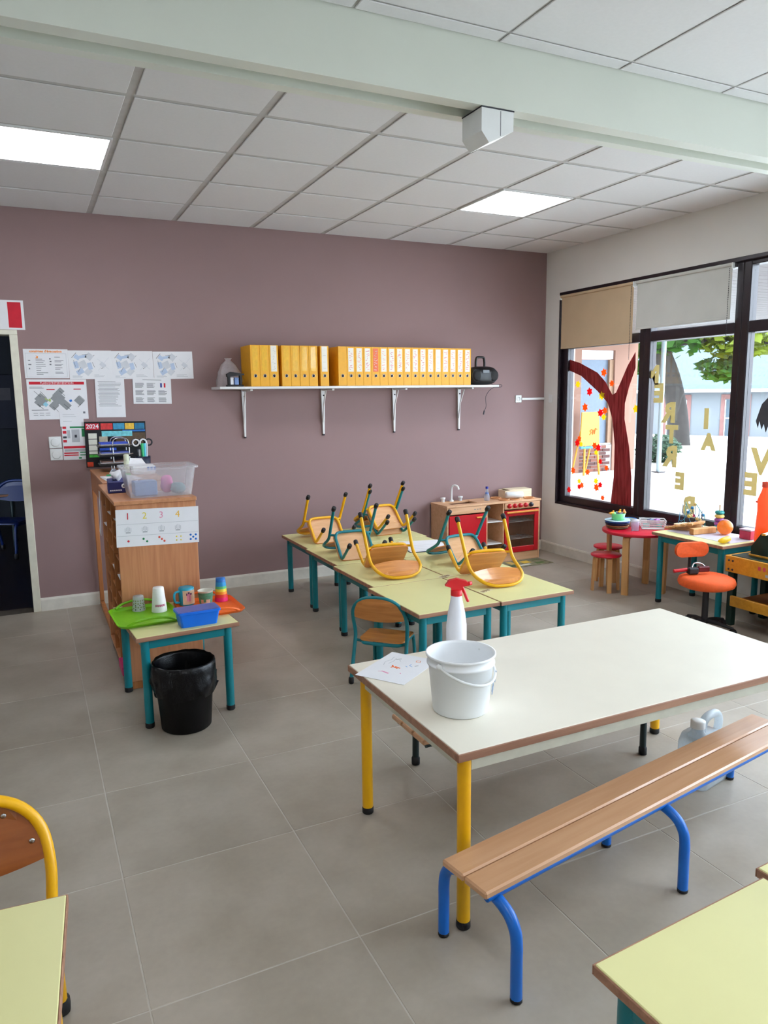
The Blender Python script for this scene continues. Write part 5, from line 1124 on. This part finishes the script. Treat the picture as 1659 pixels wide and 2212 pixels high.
t = thing('toy_gun', 'black and red toy lying on the orange seat', 'toy', (3.915, 3.41, .3795), radians(-20)); obj('body', MB().cbox(-.05,.02,-.022,.022,0,.045,.008), M_BLK, t); obj('red_bar', MB().tube([(-.14,.01,.022),(-.03,.012,.03)],.012,8), M_KRED, t); obj('grip', MB().cbox(.02,.10,-.012,.012,.012,.05,.006), mat('dark_red_plastic',(96,20,30),.4), t); obj('clip', MB().tube(smooth([(-.02,0,.045),(.0,.01,.07),(.05,.01,.065),(.075,.0,.04)],4),.005,6), M_CHROME, t)
# toy workbench along the window wall
wbn = thing('toy_workbench', 'yellow and dark green toy workbench at the right picture edge', 'toy workbench', (4.40, 2.96, 0)); M_WBY=wood('amber_board',(206,140,30),(222,158,46),.45); M_WBG=mat('deep_green_board',(14,48,40),.45)
for sx in (-.18,.15):
    for sy in (-.40,.40): obj('leg', MB().cbox(sx-.022,sx+.022,sy-.022,sy+.022,0,.47,.003), M_WBG, wbn)
obj('front_board', MB().cbox(-.225,-.203,-.43,.43,.375,.485,.003), M_WBY, wbn); mk_=MB(); 
for i in range(7): mk_.box(-.2256,-.225,-.05+.035*i,-.03+.035*i,.43,.455)
obj('red_lettering', mk_, mat('pink_red_print',(206,70,90),.7), wbn); mk_=MB(); [mk_.box(-.2256,-.225,-.04+.045*i,-.01+.045*i,.395,.412) for i in range(4)]; obj('pale_lettering', mk_, M_LGREY, wbn)
obj('side_board', MB().cbox(-.203,.175,.408,.43,.375,.485,.003), M_WBY, wbn); obj('side_board', MB().cbox(-.203,.175,-.43,-.408,.375,.485,.003), M_WBY, wbn)
for z in (.455,.395): 
    for y in (.37,.40): obj('screw', MB().lathe([(.007,0),(.007,-.003),(0,-.004)],(-.2252,y,z),10,'x'), M_DINK, wbn)
obj('worktop', MB().cbox(-.20,.175,-.405,.405,.4705,.488,.002), M_WBG, wbn); obj('lower_shelf', MB().cbox(-.20,.175,-.375,.375,.17,.185,.002), wood('dark_amber',(130,70,20),(150,86,30),.5), wbn); obj('shelf_board', MB().cbox(-.225,-.203,-.42,.378,.145,.215,.003), M_WBY, wbn)
bx2 = thing('dark_crate', 'black crate standing on the workbench lower shelf', 'crate', (4.42, 2.90, .1855)); obj('crate', shell(.25,.42,.27,.45,.17,.004,.006), M_BLK, bx2)
t = thing('tool_rack', 'dark green peaked toy tool rack on the workbench', 'tool rack', (4.34, 3.19, .4885)); obj('panel', MB().prism([(-.10,0),(.10,0),(.10,.06),(.03,.16),(-.02,.16),(-.10,.05)],-.05,.05,'x'), M_WBG, t); obj('shelf', MB().cbox(-.058,.058,-.11,.11,.0,.012,.002), M_WBY, t)
t = thing('wooden_bar', 'pale wooden bar resting on the tool rack', 'wooden bar', (4.335, 3.17, .656), radians(15)); obj('bar', MB().cbox(-.14,.14,-.012,.012,0,.012,.003), pw_, t); obj('cap', MB().cbox(-.146,-.1401,-.013,.013,-.0005,.0125,.003), M_WBY, t)
t = thing('orange_cone', 'orange toy cone on the workbench behind the tool rack', 'toy', (4.46, 3.02, .4885)); obj('cone', MB().lathe([(.06,0),(.06,.012),(.045,.014),(.012,.12),(0,.122)],(0,0,0),20), mat('cone_orange',(246,84,24),.4), t); obj('band', MB().lathe([(.0345,.05),(.0285,.07)],(0,0,0),20), M_WPL, t)
t = thing('clear_tray', 'clear plastic tray on the floor between tables', 'tray', (3.30, 2.93, 0.0), radians(-30)); obj('tray', shell(.30,.2,.34,.24,.10,.003,.01), film('clear_tray_plastic',(206,212,220),.5), t)
t = thing('green_pot', 'small green pot on the lower right table', 'pot', (1.425, .90, .5305)); obj('pot', MB().lathe([(0,0),(.02,0),(.026,.045),(.022,.045),(.018,.004),(0,.004)],(0,0,0),18), mat('pot_green',(30,160,80),.4), t); obj('rim', MB().torus((0,0,.045),.025,.003,'z',18,6), mat('pot_green',(30,160,80)), t)

# ------------------------------------------------------------------ outside
M_GND = mat('pale_courtyard', (222,220,214), .9, .05, .6, world=True)
g = MB(); g.add([(XR+.2,-30,-.1),(14,-30,-.1),(60,-30,-1.3),(60,60,-1.3),(14,60,-.1),(XR+.2,60,-.1)],[(0,1,4,5),(1,2,3,4)]); struct('ground_courtyard', g, M_GND, 'bright pale courtyard outside the windows', 'ground')
M_PINK2 = mat('pinkish_render', (146,110,94), .85, .03, 2)
WY = 12.2; wx0, wx1 = 10.42, 11.32
wm = MB(); wm.box(4.85,wx0,WY,WY+.3,-.1,3.4); wm.box(wx1,11.95,WY,WY+.3,-.1,3.4); wm.box(wx0,wx1,WY,WY+.3,2.44,3.4); wm.box(11.65,11.95,WY+.3,20,-.1,3.4)
struct('wall_courtyard_wing', wm, M_PINK2, 'pinkish rendered wing wall across the courtyard', 'wall')
wn = thing('wing_window', 'grey shuttered window in the pinkish wing wall', 'window', ((wx0+wx1)/2, WY+.1, .5)); obj('panel', MB().cbox(-.45,.45,0,.04,0,1.75,.004), mat('grey_blue_shutter',(104,118,136),.5), wn); obj('header', MB().cbox(-.45,.45,-.04,.06,1.76,1.94,.004), M_WMET, wn); obj('side_frame', MB().cbox(.34,.45,-.06,-.001,0,1.75,.004), mat('brown_jamb',(150,116,90),.6), wn); obj('sill', MB().cbox(-.45,.45,-.05,.06,-.03,-.001,.004), M_WMET, wn)
bw_ = link('brick_plinth', None, None, ((wx0+wx1)/2, WY+.02, -.1)); bw_['kind']='structure'; bw_['label']='low brick wall under the grey window'; bw_['category']='wall'
obj('mortar', MB().box(-.45,.45,.008,.20,0,.565), mat('mortar',(170,164,160),.9), bw_)
bmesh_ = [MB().cbox(-.10,.10,0,.02,0,.058,.004).mesh('brick', mat('brick_red',(130,80,66),.85,.2,6)), MB().cbox(-.10,.10,0,.02,0,.058,.004).mesh('brick', mat('brick_dark',(96,62,58),.85,.2,6)), MB().cbox(-.046,.046,0,.02,0,.058,.004).mesh('brick', MATS['brick_red'])]
for r_ in range(8):
    x = -.45 if r_%2==0 else -.45+.108
    if r_%2: link('brick', bmesh_[2], bw_, (-.45+.048,-.012,.004+.07*r_))
    while x+.2 < .46: link('brick', bmesh_[random.randrange(2)], bw_, (x+.102,-.012,.004+.07*r_)); x += .215
es = thing('easel', 'yellow painting easel standing in front of the wing wall', 'easel', (10.32, 11.78, -.1)); M_EY=mat('easel_yellow',(216,160,52),.5)
obj('board', MB().prism([(-.25,.60),(.25,.60),(.22,1.28),(-.22,1.28)],-.015,.015,'z').xf(Matrix(((1,0,0,0),(0,0,-1,0),(0,1,0,0),(0,0,0,1)))), M_EY, es); obj('ledge', MB().cbox(-.26,.26,-.06,.01,.55,.59,.005), mat('easel_blue',(60,150,210),.5), es)
for x in (-.14,.18): obj('leg', MB().tube([(x,-.02,.6),(x*1.25,-.06,0)],.022,8), M_EY, es)
for x in (-.14,.18): obj('leg', MB().tube([(x,.02,1.2),(x*1.1,.34,0)],.018,8), M_EY, es)
sc2=MB(); [sc2.tube(q_,.012,5) for q_ in [[(-.02,-.018,.82),(.03,-.018,.86),(-.01,-.018,.90),(.03,-.018,.93)],[(.05,-.018,.93),(.06,-.018,.83),(.09,-.018,.92)],[(.11,-.018,.83),(.13,-.018,.95),(.17,-.018,.93)]]]; obj('scribble', sc2, mat('scribble_orange',(226,110,40),.7), es)
dp = thing('downpipe', 'pale grey downpipe at the corner of the wing wall', 'downpipe', (12.2, 12.1, -.1)); obj('pipe', MB().tube([(0,0,0),(0,0,2.75)],.07,12), mat('pale_zinc',(150,164,168),.5), dp); obj('elbow', MB().tube(smooth([(0,0,2.75),(.05,0,2.95),(.3,0,3.1)],4),.06,10), MATS['pale_zinc'], dp)
# canopy over the walkway: separate soffit boards and a fascia
cp = link('canopy_roof', None, None, (8.4, 4.0, 2.75)); cp['kind']='structure'; cp['label']='board soffit of the canopy outside the windows'; cp['category']='canopy'
M_SOF=wood('soffit_board',(56,46,46),(78,66,66),.6,(1.2,20,20)); bmh=MB().cbox(-3.5,3.5,-.088,.088,0,.02,.004).mesh('board', M_SOF)
for k in range(40): link('board', bmh, cp, (0,.99+.18*k,0))
obj('roof_deck', MB().box(-3.52,3.55,.88,8.1,.021,.12), M_SOF, cp); obj('fascia', MB().cbox(3.505,3.57,.88,8.1,-.16,.12,.005), mat('fascia_dark',(60,56,66),.5), cp)
for y in (1.1,7.4):
    ps = thing('canopy_post', 'steel post carrying the canopy edge, %s' % {1.1:'right of the picture',7.4:'near the wing wall'}[y], 'post', (11.86, 4+y, -.1)); obj('shaft', MB().tube([(0,0,.02),(0,0,2.685)],.05,12), mat('pale_zinc',(150,164,168),.5), ps); obj('base_plate', MB().cbox(-.1,.1,-.1,.1,0,.02,.004), M_DARKFRAME, ps)
# far building
fb = thing('far_building', 'white single storey building with slate roof across the courtyard', 'building', (27.5, 25.5, -.85), radians(-50))
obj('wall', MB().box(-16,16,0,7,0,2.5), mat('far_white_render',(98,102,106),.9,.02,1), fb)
obj('roof', MB().add([(-16.5,-.5,2.45),(16.5,-.5,2.45),(16.5,3.5,5.4),(-16.5,3.5,5.4),(-16.5,7.5,2.45),(16.5,7.5,2.45)],[(0,1,2,3),(3,2,5,4),(0,3,4),(1,5,2)]), mat('blue_slate',(66,80,92),.7,.12,8), fb)
obj('gutter', MB().tube([(-16.5,-.55,2.42),(16.5,-.55,2.42)],.07,8), M_WMET, fb)
for k in range(-6,7):
    x=k*2.5; w_=obj('window', MB().box(x-.42,x+.42,-.03,0,.35,2.0), mat('far_window_dark',(56,70,80),.3), fb); f_=MB()
    f_.box(x-.42,x+.42,-.06,-.031,1.15,1.2); f_.box(x-.03,x+.03,-.06,-.031,.35,2.0); f_.box(x-.44,x-.40,-.06,-.031,.35,2.0); f_.box(x+.40,x+.44,-.06,-.031,.35,2.0); obj('glazing_bar', f_, M_WMET, w_)
    f_=MB(); f_.box(x-.62,x-.44,-.04,0,.2,2.05); f_.box(x+.44,x+.62,-.04,0,.2,2.05); f_.box(x-.62,x+.62,-.04,0,2.05,2.25); obj('brick_surround', f_, mat('pale_brick',(110,76,72),.8,.1,6), w_)
# tree
def foliage(n, c, r, rgbs, seed, size=.16):
    R_=random.Random(seed); V=[];F=[]
    for i in range(n):
        while True:
            p_=Vector((R_.uniform(-1,1),R_.uniform(-1,1),R_.uniform(-1,1)))
            if p_.length<1: break
        p_=Vector((c[0]+p_.x*r[0],c[1]+p_.y*r[1],c[2]+p_.z*r[2])); a=Vector((R_.gauss(0,1),R_.gauss(0,1),R_.gauss(0,.5))).normalized(); b_=a.orthogonal().normalized(); s_=size*R_.uniform(.6,1.3); o_=len(V)
        V += [tuple(p_-a*s_),tuple(p_+b_*s_*.55),tuple(p_+a*s_),tuple(p_-b_*s_*.55)]; F.append((o_,o_+1,o_+2,o_+3))
    m_=MB(); m_.add(V,F); return m_
M_LF=sticker_mat('leaf_green',(44,82,20),.45); M_LY=sticker_mat('leaf_yellow_green',(96,108,24),.45)
tr2 = thing('courtyard_tree', 'big tree with yellow green leaves in the courtyard', 'tree', (20.2, 18.7, -.3))
obj('trunk', MB().tube(smooth([(.05,-.1,-.1),(.0,0,1.2),(-.2,.2,2.4),(-.5,.5,3.6),(-.7,.7,5.2)],4),[.40,.38,.36,.35,.34,.335,.33,.325,.32,.31,.30,.29,.28,.26,.24,.22,.2],14), mat('bark',(38,34,31),.9,.25,6,.4), tr2)
for k,e_ in enumerate([((-.5,.5,3.4),(1.2,-1.2,3.6),(2.6,-2.6,3.2)),((-.5,.5,3.6),(-2.2,1.6,4.4),(-3.4,2.8,4.6)),((-.4,.4,3.0),(-1.6,1.4,3.2),(-2.4,2.2,2.8))]): obj('branch', MB().tube(smooth(e_,4),.1,8), MATS['bark'], tr2)
fo=obj('foliage', foliage(1500,(-.3,.3,4.6),(2.6,2.6,1.6),0,21,.22), M_LF, tr2); fo['kind']='stuff'
fo=obj('foliage', foliage(700,(1.2,-1.5,3.6),(1.6,1.4,.75),0,22,.2), M_LY, tr2); fo['kind']='stuff'
fo=obj('foliage', foliage(600,(-1.7,1.5,3.0),(1.1,1.1,1.0),0,23,.2), M_LF, tr2); fo['kind']='stuff'
fo=obj('foliage', foliage(260,(.9,-1.0,2.6),(.8,.8,.45),0,24,.18), M_LF, tr2); fo['kind']='stuff'
bs_ = thing('courtyard_bush', 'low green bush beside the downpipe', 'bush', (13.6, 13.1, -.1)); fo=obj('foliage', foliage(1500,(0,0,.32),(.55,.5,.34),0,31,.06), sticker_mat('bush_green',(42,70,48),.3), bs_); fo['kind']='stuff'; obj('stem', MB().tube([(0,0,0),(.02,0,.3)],.03,8), MATS['bark'], bs_)
# unlit room: table and blue chair seen through the doorway
school_table('school_table', 'dark table standing in the unlit room', 1.0, .6, .6, mat('grey_laminate',(40,54,60),.4), M_DGREEN, (-.65, 8.9, 0))
chair('blue chair in the unlit room seen through the doorway', mat('blue_chair_paint',(14,46,110),.4), (-.12, 8.6, 0), radians(150), mat('blue_seat',(12,40,100),.4), mat('blue_seat',(12,40,100)), 1.5)
